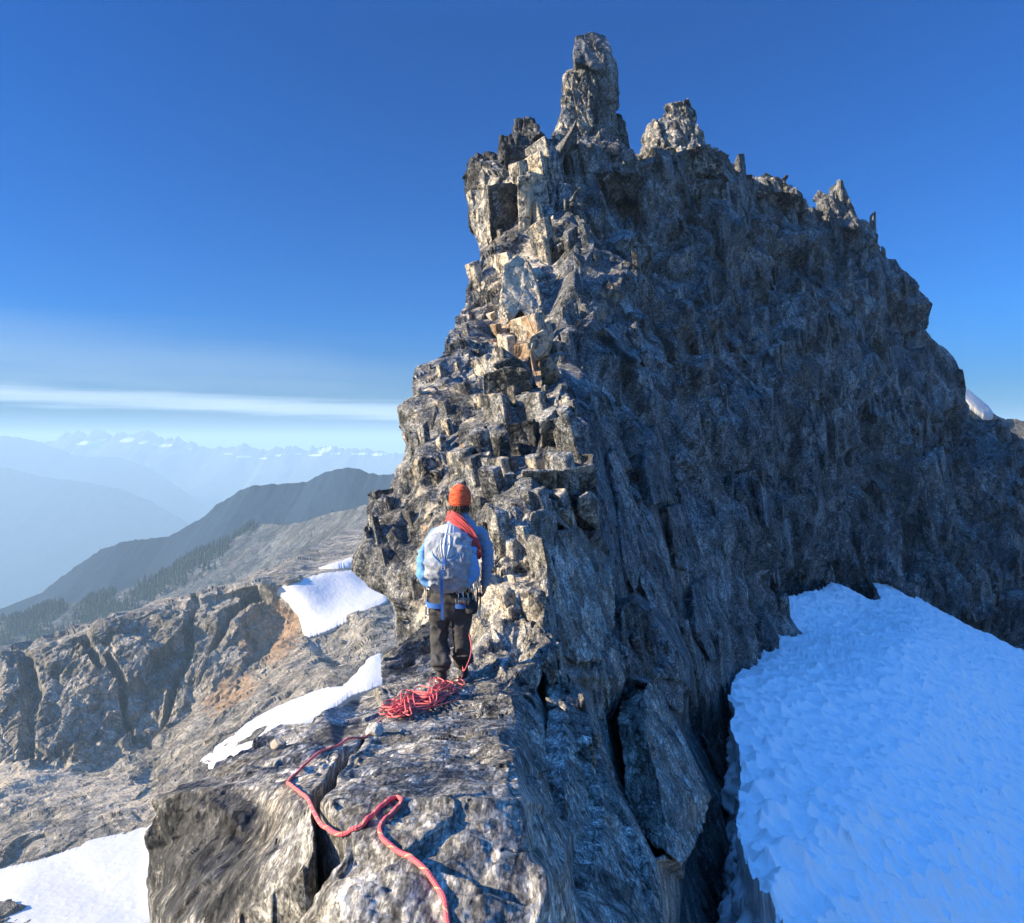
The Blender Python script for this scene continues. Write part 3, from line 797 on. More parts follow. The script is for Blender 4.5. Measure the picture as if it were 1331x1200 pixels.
for poly, d, th, tl, cl in [
    ([(494,862),(506,850),(530,838),(562,823),(566,858),(532,872),(497,882)], 8.1, 2.6, (.4, -3.0), (.05, 0, .62, 0)),
    ([(749,45),(771,42),(787,44),(791,56),(795,72),(794,85),(778,90),(760,84),(746,80),(744,62)], 38.7, 2.0, (.4, -.8), (.05, .05, .35, 0)),
    ([(702,548),(738,541),(746,556),(741,582),(733,597),(712,600),(703,585)], 14.3, 1.2, (.5, 1.2), (.45, .1, 0, 0)),
    ([(657,552),(694,545),(697,575),(695,608),(662,610),(654,575)], 14.9, 1.2, (-.3, .3), (.1, 0, .55, 0)),
    ([(712,602),(737,596),(743,618),(728,640),(713,628)], 13.3, .9, (.3, .5), (.2, 0, .35, 0)),
    ([(678,612),(722,611),(723,645),(716,660),(690,661),(676,640)], 12.4, .9, (.3, 1.5), (.45, .05, 0, 0)),
    ([(725,612),(772,603),(776,630),(757,642),(745,657),(735,655),(724,640)], 12.7, .8, (.6, 1.2), (.45, .05, 0, 0)),
    ([(751,648),(764,640),(777,650),(779,690),(766,684),(752,668)], 12.0, .7, (.6, .6), (.4, 0, 0, 0)),
    ([(718,668),(730,660),(742,672),(745,684),(735,688),(720,678)], 11.6, .7, (.2, .6), (.4, 0, 0, 0)),
    ([(690,668),(703,664),(716,672),(720,736),(688,738),(686,700)], 9.9, 1.4, (1.3, .0), (.05, 0, .2, 0)),
    ([(627,486),(664,476),(690,483),(691,505),(664,516),(628,512)], 17.6, 1.0, (-.4, 1.2), (.2, 0, .25, 0)),
    ([(640,474),(668,462),(686,478),(700,520),(684,540),(672,516),(664,485)], 17.9, .8, (.2, .6), (.15, 0, .3, 0)),
    ([(700,470),(716,462),(728,490),(734,520),(714,516),(704,495)], 18.2, .8, (.4, .5), (.5, .5, 0, .35)),
    ([(690,436),(706,428),(716,440),(712,462),(694,468),(684,452)], 20.4, .8, (.2, .4), (.6, .2, 0, 0)),
    ([(634,240),(672,238),(676,270),(674,318),(642,326),(637,300)], 32.0, 1.6, (.5, .1), (.1, 0, .55, 0)),
    ([(617,250),(634,240),(638,300),(640,330),(628,345),(620,300)], 32.6, 1.8, (-1.6, .1), (.45, 0, .1, 0)),
    ([(672,228),(690,226),(688,262),(690,300),(684,340),(674,325)], 31.4, 1.4, (.1, .2), (.6, .15, 0, 0)),
    ([(655,190),(705,188),(708,224),(668,226),(656,215)], 35.2, 1.5, (.2, .1), (.1, 0, .6, 0)),
    ([(696,196),(716,190),(718,222),(712,235),(700,228)], 35.0, 1.5, (.9, .1), (.5, .1, 0, 0)),
    ([(655,345),(672,330),(688,340),(700,380),(716,440),(700,430),(676,400),(660,420),(650,390)], 25.6, 1.2, (.3, -.7), (.75, .3, 0, 0)),
    ([(606,222),(622,210),(640,214),(634,238),(620,245),(618,290),(609,296)], 35.6, 1.4, (-.6, .1), (0, .05, .7, 0)),
]:
    block(poly, d, th, tl, seed=int(poly[0][0] + poly[0][1]), colr=cl)
# --- angular blocks and flakes standing out of the faces
def shards():
    rs = np.random.RandomState(77)
    from mathutils import Matrix as M_
    n = 0
    for _ in range(2600):
        i = rs.randint(8, P.shape[0] - 8); j = rs.randint(8, NC - 8)
        x, y = px[i, j], py[i, j]
        if y > 1000 or ((y > 835 and x < 720) and not (y < 866 and x < 552)): continue
        if 800 < x and y > 870: continue
        L_ = lit[i, j] > .5
        if y < 240 and x < 665: continue
        if not L_ and rs.rand() > .62: continue
        if L_ and rs.rand() > .60: continue
        if L_ and 540 < x < 650 and y > 760: continue
        d = D[i, j]; k = d / F * (.5 if (j < 110 and y < 800) else 1.0)
        if L_:
            s = k * (8 + 27 * rs.rand() ** 1.4); dim = np.array([.75 + .7 * rs.rand(), .5 + .3 * rs.rand(), 1.7 + 2.0 * rs.rand()]) * s; ax = np.array([.20, .12, -1.])
        else:
            s = k * (7 + 16 * rs.rand() ** 2); dim = np.array([.55 + .5 * rs.rand(), .5, 1.6 + 1.6 * rs.rand()]) * s; ax = np.array([.16, .12, -1.])
        ax = ax + rs.randn(3) * (.05 if L_ else .10); ax /= np.linalg.norm(ax)
        nn = N[i, j]
        u = np.cross(ax, np.array([-.72, -.66, 0.]) + .14 * rs.randn(3)) if L_ else np.cross(ax, nn)
        u /= np.linalg.norm(u) + 1e-9
        v = np.cross(u, ax)
        V = []
        for sx in (-.5, .5):
            for sy in (-.5, .5):
                for sz in (-.5, .5):
                    V.append(np.array([sx, sy, sz]) * (1 + (.17 if L_ else .32) * rs.randn(3).clip(-1, 1)))
        V += list((rs.rand(3, 3) - .5) * 1.15)
        bm = bmesh.new()
        for q in V: bm.verts.new(q * dim)
        bmesh.ops.convex_hull(bm, input=list(bm.verts))
        loose = [w for w in bm.verts if not w.link_faces]
        bmesh.ops.delete(bm, geom=loose, context='VERTS')
        bmesh.ops.bevel(bm, geom=list(bm.edges), offset=.05 * s, segments=1, affect='EDGES', profile=.5)
        bmesh.ops.triangulate(bm, faces=list(bm.faces))
        bm.verts.index_update()
        A = np.array([w.co[:] for w in bm.verts]); T = np.array([[w.index for w in f.verts] for f in bm.faces]); bm.free()
        Wd = A[:, :1] * u + A[:, 1:2] * v + A[:, 2:3] * ax
        c = P[i, j] + nn * s * (-.16 if L_ else -.02)
        cc = col[i, j] * (.75 + .7 * rs.rand()); cc[0] += .02 * L_; cc[2] = cc[2] + (.35 if rs.rand() < .2 else 0)  # sunny-side shards carry the painted pale lift too
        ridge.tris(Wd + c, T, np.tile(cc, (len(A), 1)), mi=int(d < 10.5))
        n += 1
shards()
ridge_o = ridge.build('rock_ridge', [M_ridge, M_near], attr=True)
tag(ridge_o, 'jagged grey rock ridge rising to a tall pinnacle, sunny left side and shaded right wall', 'rock ridge', kind='structure')
me = ridge_o.data
# the near slab uses the finer-grained material
nfaces_cols = PW.shape[1] - 1
mi = np.zeros(len(me.polygons), np.int32); me.polygons.foreach_get('material_index', mi)
Dw = np.concatenate([np.repeat(D[:, :1], 8, 1), D, np.repeat(D[:, -1:], 8, 1)], 1)
Dw = np.concatenate([np.repeat(Dw[:1], 6, 0), Dw], 0)
mi[:(PW.shape[0] - 1) * nfaces_cols] = (Dw[:-1, :-1] < 10.5 + 0.8 * np.sin(Dw[:-1, :-1] * 9)).ravel()
me.polygons.foreach_set('material_index', mi)
sm_ = mi == 1; sm_[:(PW.shape[0] - 1) * nfaces_cols] = True; me.polygons.foreach_set('use_smooth', sm_)

def bvh_of(P, r0, r1, c0=0, c1=None, st=1):
    S = P[r0:r1:st, c0:c1:st]
    R_, C_ = S.shape[:2]
    idx = np.arange(R_ * C_).reshape(R_, C_)
    q = np.stack([idx[:-1, :-1], idx[1:, :-1], idx[1:, 1:], idx[:-1, 1:]], -1).reshape(-1, 4)
    return BVHTree.FromPolygons([tuple(v) for v in S.reshape(-1, 3)], [tuple(x) for x in q])
r0 = int(np.searchsorted(ys, 855)); r1 = int(np.searchsorted(ys, 1260))
slab_bvh = bvh_of(P + np.stack([0 * D, 0 * D, .30 * cut], -1), r0, r1, 0, 640, 2)
def on_slab(x, y):
    """point of the slab seen in this direction"""
    v = Vector(((x - CX) / F, 1.0, (HY - y) / F))
    h = slab_bvh.ray_cast(Vector((0, 0, 0)), v.normalized(), 100)
    if h[0] is None: return Vector(v * float(DM(x, y)))
    return h[0]
def drop_z(x, y, z=0.0):
    h = slab_bvh.ray_cast(Vector((x, y, z)), Vector((0, 0, -1)), 20)
    return h[0].z if h[0] is not None else None
# ------------------------------------------------------------------ snow bowl on the shaded side
snow_edge = [(1310,842),(1262,815),(1215,785),(1200,777),(1190,770),(1186,783),(1160,762),(1140,753),(1132,752),(1148,775),(1130,778),(1105,764),(1092,757),(1078,757),(1062,772),(1048,771),(1030,785),(1018,790),(1014,802),(1016,820),(1002,841),(985,852),(962,872),(955,880),(947,905),(957,930),(948,946),(962,985),(964,1010),(961,1035),(960,1060),(958,1078),(966,1110),(985,1155),(1004,1190),(1020,1230),(1050,1400)]
SN_pts = [(1020,790,34),(1010,840,28),(960,872,23.2),(950,925,18.6),(960,1000,14.6),(962,1070,12.2),(1000,1190,9.6),(1040,1400,6.9),(1090,757,42.5),(1140,752,45),(1200,785,43.5),(1250,810,42.5),(1331,850,42.5),
    (1331,1000,25.5),(1331,1200,15.2),(1150,1000,18.3),(1150,1200,11.6),(1150,880,26.5),(1250,900,29.5),(1331,1400,11),(1500,900,42),(1500,1400,12),(1500,1100,22),(1120,800,38),(1060,830,31),(940,1200,9),(930,1000,14),(900,860,22),(960,780,33),(1090,735,45),(1200,760,47),(1331,830,46),(1500,820,52),(900,1400,6.5)]
SDM = DepthMap(SN_pts, [], 880, 720, 1520, 1420, 1.0, 14)
sy = np.concatenate([np.arange(750, 900, 0.9), np.arange(900, 1215, 0.9), np.arange(1215, 1400, 5)])
ey = np.array([p[1] for p in snow_edge][::-1], float)
def snow_left(y):
    # leftmost edge of the snow in each row (rows are cut where the rim is)
    out = []
    for v in y:
        xs = []
        for (x0, y0), (x1, y1) in zip(snow_edge[:-1], snow_edge[1:]):
            if (y0 - v) * (y1 - v) <= 0 and y0 != y1:
                xs.append(x0 + (x1 - x0) * (v - y0) / (y1 - y0))
        out.append(min(xs) if xs else np.nan)
    return np.array(out)
# columns run along the rim so that its ragged outline is kept: t along the rim, u inward to the far side
rim = np.array(snow_edge, float)
seg = np.hypot(*np.diff(rim, axis=0).T); L = np.concatenate([[0], np.cumsum(seg)])
nt = 760
tt = np.linspace(0, L[-1], nt)
rx_, ry_ = np.interp(tt, L, rim[:, 0]), np.interp(tt, L, rim[:, 1])
rx_ += 1.6 * vnoise(np.stack([tt / 7, 0 * tt, 0 * tt], -1), 5) + 1.0 * vnoise(np.stack([tt / 3, 0 * tt, 0 * tt], -1), 6)
ry_ += 1.6 * vnoise(np.stack([tt / 7, 0 * tt + 4, 0 * tt], -1), 7)
fx = np.interp(tt, [0, L[-1] * .2, L[-1]], [1420, 1460, 1440]); fy = np.interp(tt, [0, L[-1] * .22, L[-1] * .5, L[-1]], [880, 940, 1130, 1400])
uu = np.linspace(0, 1, 520) ** 1.0
spx = rx_[None] + (fx - rx_)[None] * uu[:, None]; spy = ry_[None] + (fy - ry_)[None] * uu[:, None]
SD = SDM(spx, spy)
SP = PT(spx, spy, SD)
def suncups(P, size, amp, seed):
    Q = P.copy()
    Q[..., 2] *= 0.3
    rot = np.array([[0.85, -0.5, 0], [0.5, 0.85, 0], [0, 0, 1]])
    Q = (Q @ rot.T) * np.array([0.9, 1.1, 1]) / size
    Q = Q + 0.22 * np.stack([vnoise(Q * 1.3, seed), vnoise(Q * 1.3, seed + 1), 0 * Q[..., 0]], -1)
    f1, f2, H, O = worley(Q, seed, 0.9)
    return amp * size * (np.clip(f1, 0, 1.0) ** 2)
sn_n = np.array([-0.25, -0.05, 0.96])
wf = (1 - sstep(SD, 26, 60)) * .5 + .5 + .6 * (1 - sstep(SD, 10, 20))
sd_ = suncups(SP, 0.36, 0.66, 61) * wf + suncups(SP, 0.20, 0.22, 63) * wf * wf + suncups(SP, 1.1, 0.08, 67) + 0.5 * fbm(SP * 0.12, 3, 71) * sstep(SD, 12, 30)
rimk = 1 - sstep(uu, 0, 0.05)[:, None]
SP = SP + np.array([0.0, 0, 1.0]) * sd_[..., None] - np.array([0, 0, .07]) * rimk[..., None] ** 2
SN = Soup()
# wall of the moat under the rim: goes down towards the rock and under
k = (np.linspace(0, 1, 170)[1:]) ** 1.6
rimP = SP[0]
tl = tt / L[-1]
out = np.stack([-(0.15 + 1.35 * sstep(tl, .5, .8)), 0.05 + 0 * tl, 0 * tl], -1)
Wp = []
for q in k:
    prof = np.stack([out[:, 0] * (1.15 * (1 - math.exp(-2.4 * q))) + .10 * math.sin(min(q * 12, 1) * math.pi), out[:, 1] * q, -(2.3 * (1 - math.exp(-7 * q)) + 4.0 * q) + 0 * tl], -1)
    Wp.append(rimP + prof)
Wp = np.stack(Wp)
wq = Wp.copy()
f1, f2, H, O = worley(wq * np.array([1.5, 1.5, 1.9]) + .3 * np.stack([fbm(wq * 2, 2, 81)] * 3, -1), 77)
wd = 0.22 * (f1 ** 2) - 0.16 + 0.18 * fbm(wq * np.array([1.2, 1.2, .7]), 3, 83)
f1b, _, _, _ = worley(wq * 4.0, 79)
wd = wd + 0.20 * f1b ** 2 + .10 * fbm(wq * 3.0, 3, 85)
Wp[..., 0] -= wd * sstep(k, 0, .06)[:, None] * 1.3
full = np.concatenate([Wp[::-1], SP], 0)
SN.grid(full)
snow_o = SN.build('snow_field', M_snow, smooth=True, attr=False)
tag(snow_o, 'blue shaded snow slope with suncups below the dark rock wall', 'snow', kind='structure')

# ------------------------------------------------------------------ sunny side below: cliff, scree and slopes
KS = 2.5
T1c = [
    cr(-260,900,120, 0,838,118, 60,828,120, 130,805,125, 200,783,130, 270,768,132, 330,757,132, 370,757,132, 388,785,129, 395,832,122),
    cr(-260,905,117, 0,846,115, 130,815,121, 200,795,126, 270,782,130, 330,775,134, 360,790,133),
    cr(-260,1080,98, 0,1005,100, 100,1000,101, 190,975,107, 240,930,112, 300,880,117, 350,850,121, 395,832,128),
    cr(-260,1160,80, 0,1130,76, 60,1110,77, 110,1095,78, 200,1072,80, 260,1020,84),
    cr(330,742,150, 380,722,158, 430,695,200, 500,665,250, 560,640,300, 640,600,380),
]
T1p = [(-260,1400,40),(0,1400,42),(200,1400,42),(640,1400,42),(0,1200,61),(190,1200,58),(255,1005,88),(300,985,88),(380,930,92),(440,885,98),(480,858,102),(485,900,94),(350,965,87),(500,1000,80),
    (430,850,118),(480,800,124),(490,770,134),(640,780,130),(640,900,95),(420,800,126),(352,764,131),(400,775,130),(396,802,126),(400,750,136),(440,738,142),(480,722,152),(480,748,143),(480,770,135),(560,700,210),(640,660,280),(-260,860,300),(0,800,330),(200,740,330),(300,720,300)]
TDM = DepthMap(T1p, T1c, -260, 590, 650, 1420, 1.0, 2)
skX = [-260,0,30,60,95,130,165,200,235,270,300,330,355,380,430,500,560,640]
skY = [896,838,833,826,814,803,790,781,771,763,759,744,733,724,697,667,640,600]
cxs = np.concatenate([np.arange(-255, 0, 3.0), np.arange(0, 520, 1.0), np.arange(520, 640, 6)])
nr = 560
vv = np.linspace(0, 1, nr)
top_ = np.interp(cxs, skX, skY) + 2.0 * vnoise(np.stack([cxs / 9, 0 * cxs, 0 * cxs], -1), 91)
tpx = np.repeat(cxs[None], nr, 0); tpy = top_[None] + (1215 - top_)[None] * vv[:, None]
ext = [1235, 1270, 1320, 1390]
tpx = np.concatenate([tpx] + [cxs[None]] * 4); tpy = np.concatenate([tpy] + [np.full((1, len(cxs)), e) for e in ext])
TD = TDM(tpx, tpy) * KS
TP = PT(tpx, tpy, TD)
TN = normals(TP); TN *= np.where((TN * TP).sum(-1, keepdims=True) > 0, -1, 1)
TN = np.stack([blur(TN[..., i], 8) for i in range(3)], -1); TN /= np.linalg.norm(TN, axis=-1, keepdims=True)
def tb(x, y, rx, ry, a=1.0, rot=0.0):
    c, s = math.cos(rot), math.sin(rot)
    u = ((tpx - x) * c + (tpy - y) * s) / rx; v = (-(tpx - x) * s + (tpy - y) * c) / ry
    return a * np.exp(-(u * u + v * v))
def inside(px, py, poly):
    r = np.zeros(px.shape, bool)
    n = len(poly)
    for i in range(n):
        x0, y0 = poly[i]; x1, y1 = poly[(i + 1) % n]
        if y0 == y1: continue
        c = ((y0 > py) != (y1 > py)) & (px < (x1 - x0) * (py - y0) / (y1 - y0) + x0)
        r ^= c
    return r
cliff = inside(tpx, tpy, [(-300,880),(0,838),(130,803),(270,765),(370,757),(392,790),(345,850),(300,900),(190,985),(100,1005),(0,1010),(-300,1100)]).astype(float)
cliff = blur(cliff, 5)
BT = basis((0.25, 0.3, -1), 2.2, 0.7); BU = basis((0.9, 0.4, -0.4), 1.6, 0.9)
td = np.zeros(TD.shape)
TSP = np.maximum(np.linalg.norm(np.gradient(TP, axis=0), axis=-1), np.linalg.norm(np.gradient(TP, axis=1), axis=-1)); TSP = np.exp(blur(np.log(dilate(TSP, 3)), 4))
for i, (s_, a_, t_, c_) in enumerate([(26, .09, .18, .03), (11, .11, .22, .05), (4.6, .11, .22, .07), (2.0, .11, .22, .07)]):
    wgt = sstep(s_ / TSP, 3.5, 9)
    r = facet(TP, s_, BT, 300 + i * 11, a_, t_, c_, spc=TSP * 1.6)
    r2 = facet(TP, s_ * .7, BU, 350 + i * 11, a_ * .8, t_ * .9, c_ * .5, spc=TSP * 1.6)
    td += wgt * (r * cliff + r2 * (1 - cliff) * .75)
td += 5.0 * fbm(TP / 40, 4, 95) * (0.5 + .5 * cliff)
td *= 1 - .85 * np.maximum(tb(365, 765, 36, 20), tb(430, 740, 60, 30))
# gullies down the cliff
gul = np.zeros(TD.shape)
for line in ([(252, 770, 5), (240, 850, 6), (215, 930, 4), (198, 975, 3)], [(30, 845, 8), (40, 900, 14), (38, 985, 9)], [(140, 860, 6), (158, 890, 7), (160, 920, 4), (175, 965, 3)], [(330, 775, 5), (300, 800, 6), (270, 850, 4)], [(110, 830, 7), (130, 870, 5)]):
    gul = np.maximum(gul, 1 - sstep(seg_dist(tpx + 3 * vnoise(TP / 6, 8), tpy, line), .3, 1.3))
td -= 7.0 * gul * cliff
TP = TP + TN * td[..., None]
TA = np.stack([np.maximum.reduce([tb(60, 1020, 150, 45, .72), tb(160, 1040, 70, 45, .66), tb(30, 980, 60, 20, .4), tb(430, 880, 60, 60, .28), tb(260, 930, 60, 30, .25), tb(330, 735, 60, 20, .2), tb(450, 830, 50, 40, .3)]),
    np.maximum.reduce([tb(352, 822, 50, 42, .95, -.6), tb(300, 900, 60, 26, .72, -.6), tb(230, 980, 60, 18, .33, -.3), tb(400, 765, 30, 14, .2), tb(370, 880, 50, 22, .35, -.5)]), tb(120, 860, 160, 40, .12), 0 * TD], -1)
T1 = Soup()
bk = [TP[0] + np.array([0, 1.0, -0.18]) * KS * 70 * t for t in np.linspace(0, 1, 8)[1:]]
T1.grid(np.concatenate([np.stack(bk[::-1]), TP], 0), np.concatenate([np.repeat(TA[:1], 7, 0), TA], 0))
T1o = T1.build('hillside', M_side)
tag(T1o, 'sunlit grey cliff with scree and slabs below the ridge on the left', 'hillside', kind='structure')
hill_bvh = bvh_of(TP, 0, TP.shape[0], 0, None, 2)
def on_hill(x, y):
    v = Vector(((x - CX) / F, 1.0, (HY - y) / F))
    h = hill_bvh.ray_cast(Vector((0, 0, 0)), v.normalized(), 5000)
    return h[0] if h[0] is not None else Vector(v * float(TDM(x, y) * KS))

def snow_patch(name, outline, label, thick, st=1.0, rag=0.9, seed=0, far=None, dmf=None, matr=None, cup=.5, flat=10):
    """snow lying on the slope: a smooth lens with ragged edges, thicker than the rocks under it"""
    out = np.array(outline, float)
    x0, y0 = out.min(0) - 3; x1, y1 = out.max(0) + 3
    gx, gy = np.meshgrid(np.arange(x0, x1, st), np.arange(y0, y1, st))
    wx = gx + rag * fbm(np.stack([gx / 9, gy / 5, 0 * gx], -1), 3, seed, .6) * 1.8; wy = gy + rag * .7 * fbm(np.stack([gx / 7, gy / 5, 0 * gx + 5], -1), 3, seed + 3, .6) * 1.8
    ins = inside(wx, wy, [tuple(p) for p in outline])
    d = (dmf or (lambda a, b: TDM(a, b) * KS))(gx, gy)
    d = 1 / blur(1 / d, flat)
    # distance to the edge in pixels, by eroding
    dist = np.zeros(gx.shape); cur = ins.copy()
    for i in range(14):
        dist += cur
        c = cur.copy()
        c[1:] &= cur[:-1]; c[:-1] &= cur[1:]; c[:, 1:] &= cur[:, :-1]; c[:, :-1] &= cur[:, 1:]
        cur = c
    lift = thick * np.sqrt(np.clip((dist + .6) / 9, 0, 1))
    P_ = PT(gx, gy, d)
    up = np.array([-.1, -.35, 0.93])
    P_ = P_ + up * (lift + cup * suncups(P_, 1.6, .12, 5 + seed) + .35 * thick * fbm(P_ / 12, 3, seed))[..., None]
    S = Soup()
    idx = np.arange(gx.size).reshape(gx.shape)
    q = np.stack([idx[:-1, :-1], idx[1:, :-1], idx[1:, 1:], idx[:-1, 1:]], -1)
    km = ins[:-1, :-1] & ins[1:, :-1] & ins[1:, 1:] & ins[:-1, 1:]
    q = q[km]
    # skirt: the same faces again, lower, joined along the boundary
    V = P_.reshape(-1, 3); V2 = V - up * (thick * 2.2)
    n = len(V)
    from collections import Counter
    cnt = Counter(); dire = {}
    for a in q.tolist():
        for i in range(4):
            e = (a[i], a[(i + 1) % 4]); kx = (min(e), max(e)); cnt[kx] += 1; dire[kx] = e
    sk = [(e[1], e[0], e[0] + n, e[1] + n) for kx, e in dire.items() if cnt[kx] == 1]
    allq = np.concatenate([q, np.array(sk)], 0)
    used = np.unique(allq); mp = -np.ones(2 * n, int); mp[used] = np.arange(len(used))
    S.tris(np.concatenate([V, V2])[used], mp[allq])
    o = S.build(name, matr or M_snowfar, smooth=True, attr=False)
    return tag(o, label, 'snow', kind='structure')
snow_patch('snow_patch', [(-60,1150),(0,1131),(28,1124),(60,1117),(105,1102),(118,1094),(165,1083),(185,1074),(230,1062),(240,1100),(240,1260),(-60,1260)], 'bright snow in the bottom left corner below the slab', 1.2, seed=1)
snow_patch('snow_patch', [(256,1002),(262,985),(290,965),(330,935),(362,918),(395,905),(418,893),(438,880),(430,893),(446,893),(470,868),(480,853),(500,845),(506,890),(460,905),(420,935),(355,975),(330,992),(300,1002)], 'narrow bright snow strip just beyond the left edge of the slab', 1.1, seed=2, st=.8)
snow_patch('snow_patch', [(337,765),(372,757),(405,750),(430,743),(462,742),(500,733),(505,782),(470,800),(430,820),(396,833),(392,815),(387,797),(375,783),(358,772)], 'large snow patch on the shelf above the brown scree', 1.2, seed=3, st=.8)
snow_patch('snow_patch', [(412,741),(440,732),(470,722),(500,712),(500,733),(470,738),(440,743)], 'small snow strip above the large snow patch beside the tower', 2.6, seed=4, st=.6, rag=1.0)

# ------------------------------------------------------------------ mountains
def range_mesh(name, sil, matr, label, slope=0.55, width=900, jag=20, jsc=90, kd=1.0, seed=0, nrow=150, x0=-260, x1=640, attr=None, sx_=1.0, catg='mountain', crestj=1.6, ridged=.6, bot=-1390, backs=.5):
    X = np.arange(x0, x1, sx_)
    sp = np.array(sil, float)
    sp[:, 2] *= kd; width *= kd; jag *= kd; jsc *= kd
    yy = np.interp(X, sp[:, 0], sp[:, 1]); jy = crestj * (1 - 2 * np.abs(fbm(np.stack([X / 11, 0 * X, 0 * X], -1), 4, seed, .62))) - crestj * .5; dd = np.interp(X, sp[:, 0], sp[:, 2])
    C0 = PT(X, yy, dd)
    v = np.concatenate([[0], np.cumsum(np.linspace(.3, 1.9, nrow - 1))]); v /= v[-1]
    fr = C0[None] + np.stack([-0.12 * width * v, -width * v, -width * slope * (v ** 0.92)], -1)[:, None]
    fr[..., 2] -= (jy * C0[:, 1] / F)[None] * (1 - sstep(v, 0, .10))[:, None]
    fr[..., 2] = np.maximum(fr[..., 2], bot)
    nz = 0
    a = 1.0
    for o in range(6):
        n_ = vnoise(fr * np.array([1, 1, .5]) / jsc * (2.03 ** o) + o * 9.1, seed + o)
        nz = nz + a * ((1 - 2 * np.abs(n_)) * ridged + n_ * (1 - ridged)); a *= 0.52
    k = sstep(v, 0, .12)[:, None] * .75 + .25
    fr = fr + np.stack([0 * nz, -0.35 * nz * jag * k, nz * jag * k * .7], -1)
    rowb = np.linspace(0, 1, 12)[1:]
    bkk = fr[:1] + np.stack([0 * rowb, width * .6 * rowb, -width * backs * rowb], -1)[:, None]
    G_ = np.concatenate([bkk[::-1], fr], 0)
    S = Soup()
    A_ = None
    if attr is not None:
        A_ = attr(G_)
    S.grid(G_, A_)
    o = S.build(name, matr, attr=A_ is not None, smooth=True)
    tag(o, label, catg, kind='structure')
    return fr
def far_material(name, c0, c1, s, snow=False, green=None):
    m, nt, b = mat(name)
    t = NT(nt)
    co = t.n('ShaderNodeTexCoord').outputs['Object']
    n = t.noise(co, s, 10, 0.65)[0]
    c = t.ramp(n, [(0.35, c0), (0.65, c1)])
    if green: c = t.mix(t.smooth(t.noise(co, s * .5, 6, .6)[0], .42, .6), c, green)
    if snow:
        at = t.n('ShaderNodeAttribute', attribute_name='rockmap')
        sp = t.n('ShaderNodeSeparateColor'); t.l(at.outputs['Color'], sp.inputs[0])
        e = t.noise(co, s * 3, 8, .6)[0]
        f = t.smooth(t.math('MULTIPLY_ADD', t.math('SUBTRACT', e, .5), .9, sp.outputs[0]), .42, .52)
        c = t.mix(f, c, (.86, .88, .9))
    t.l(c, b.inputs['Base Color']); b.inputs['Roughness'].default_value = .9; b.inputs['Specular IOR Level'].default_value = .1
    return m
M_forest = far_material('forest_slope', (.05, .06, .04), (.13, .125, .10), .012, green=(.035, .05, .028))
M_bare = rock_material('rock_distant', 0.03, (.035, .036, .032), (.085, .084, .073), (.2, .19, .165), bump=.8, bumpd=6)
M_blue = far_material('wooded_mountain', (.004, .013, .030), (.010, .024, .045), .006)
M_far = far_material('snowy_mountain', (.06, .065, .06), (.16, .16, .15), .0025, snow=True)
# the near wooded spur, bare rock towards the tower
spur = [(-260,872,3300),(0,806,3400),(30,801,3400),(60,789,3450),(100,784,3450),(130,776,3500),(165,766,3500),(200,753,3550),(225,740,3600),(250,724,3600),(300,701,3650),(325,684,3700),(340,681,3700),(375,683,3500),(430,668,3200),(480,656,2900),(500,649,2800),(560,625,2600),(640,595,2400)]
spur = [(a, b, c * .25) for a, b, c in spur]
spfr = range_mesh('hills', spur, M_bare, 'rocky spur dropping into the hazy valley', slope=.5, width=420, jag=7, jsc=60, seed=11, nrow=210)
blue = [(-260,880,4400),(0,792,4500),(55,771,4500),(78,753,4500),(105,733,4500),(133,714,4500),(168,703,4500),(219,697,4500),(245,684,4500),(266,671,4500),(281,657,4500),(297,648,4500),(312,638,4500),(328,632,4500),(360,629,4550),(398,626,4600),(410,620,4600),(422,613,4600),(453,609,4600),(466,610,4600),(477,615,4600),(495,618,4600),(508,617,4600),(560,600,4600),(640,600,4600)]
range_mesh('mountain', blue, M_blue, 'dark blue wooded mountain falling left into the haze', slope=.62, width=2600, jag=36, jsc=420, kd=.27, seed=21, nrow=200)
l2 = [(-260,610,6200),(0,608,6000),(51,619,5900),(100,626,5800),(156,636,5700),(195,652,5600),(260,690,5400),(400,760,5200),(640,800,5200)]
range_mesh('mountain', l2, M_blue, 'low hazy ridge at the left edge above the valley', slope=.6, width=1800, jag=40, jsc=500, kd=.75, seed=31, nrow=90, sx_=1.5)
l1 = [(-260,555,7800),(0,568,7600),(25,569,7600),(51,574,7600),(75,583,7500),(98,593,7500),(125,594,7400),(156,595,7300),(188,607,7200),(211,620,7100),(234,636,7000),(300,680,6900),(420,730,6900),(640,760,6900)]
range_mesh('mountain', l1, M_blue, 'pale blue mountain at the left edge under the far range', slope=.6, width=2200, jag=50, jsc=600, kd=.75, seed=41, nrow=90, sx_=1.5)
farr = [(-260,600,10600),(0,590,10600),(39,576,10600),(59,573,10600),(74,570,10600),(86,564,10600),(97,561,10600),(109,560,10600),(117,565,10600),(125,560,10600),(133,560,10600),(140,565,10600),(148,566,10600),(158,562,10600),(176,563,10600),(190,562,10600),(203,565,10600),(215,570,10600),(230,568,10600),(254,578,10600),(281,582,10600),(300,579,10600),(324,578,10600),(336,582,10600),(348,585,10600),(357,580,10600),(367,582,10600),(382,580,10600),(398,585,10600),(412,581,10600),(426,578,10600),(436,579,10600),(449,582,10600),(460,580,10600),(473,585,10600),(504,587,10600),(640,590,10600)]
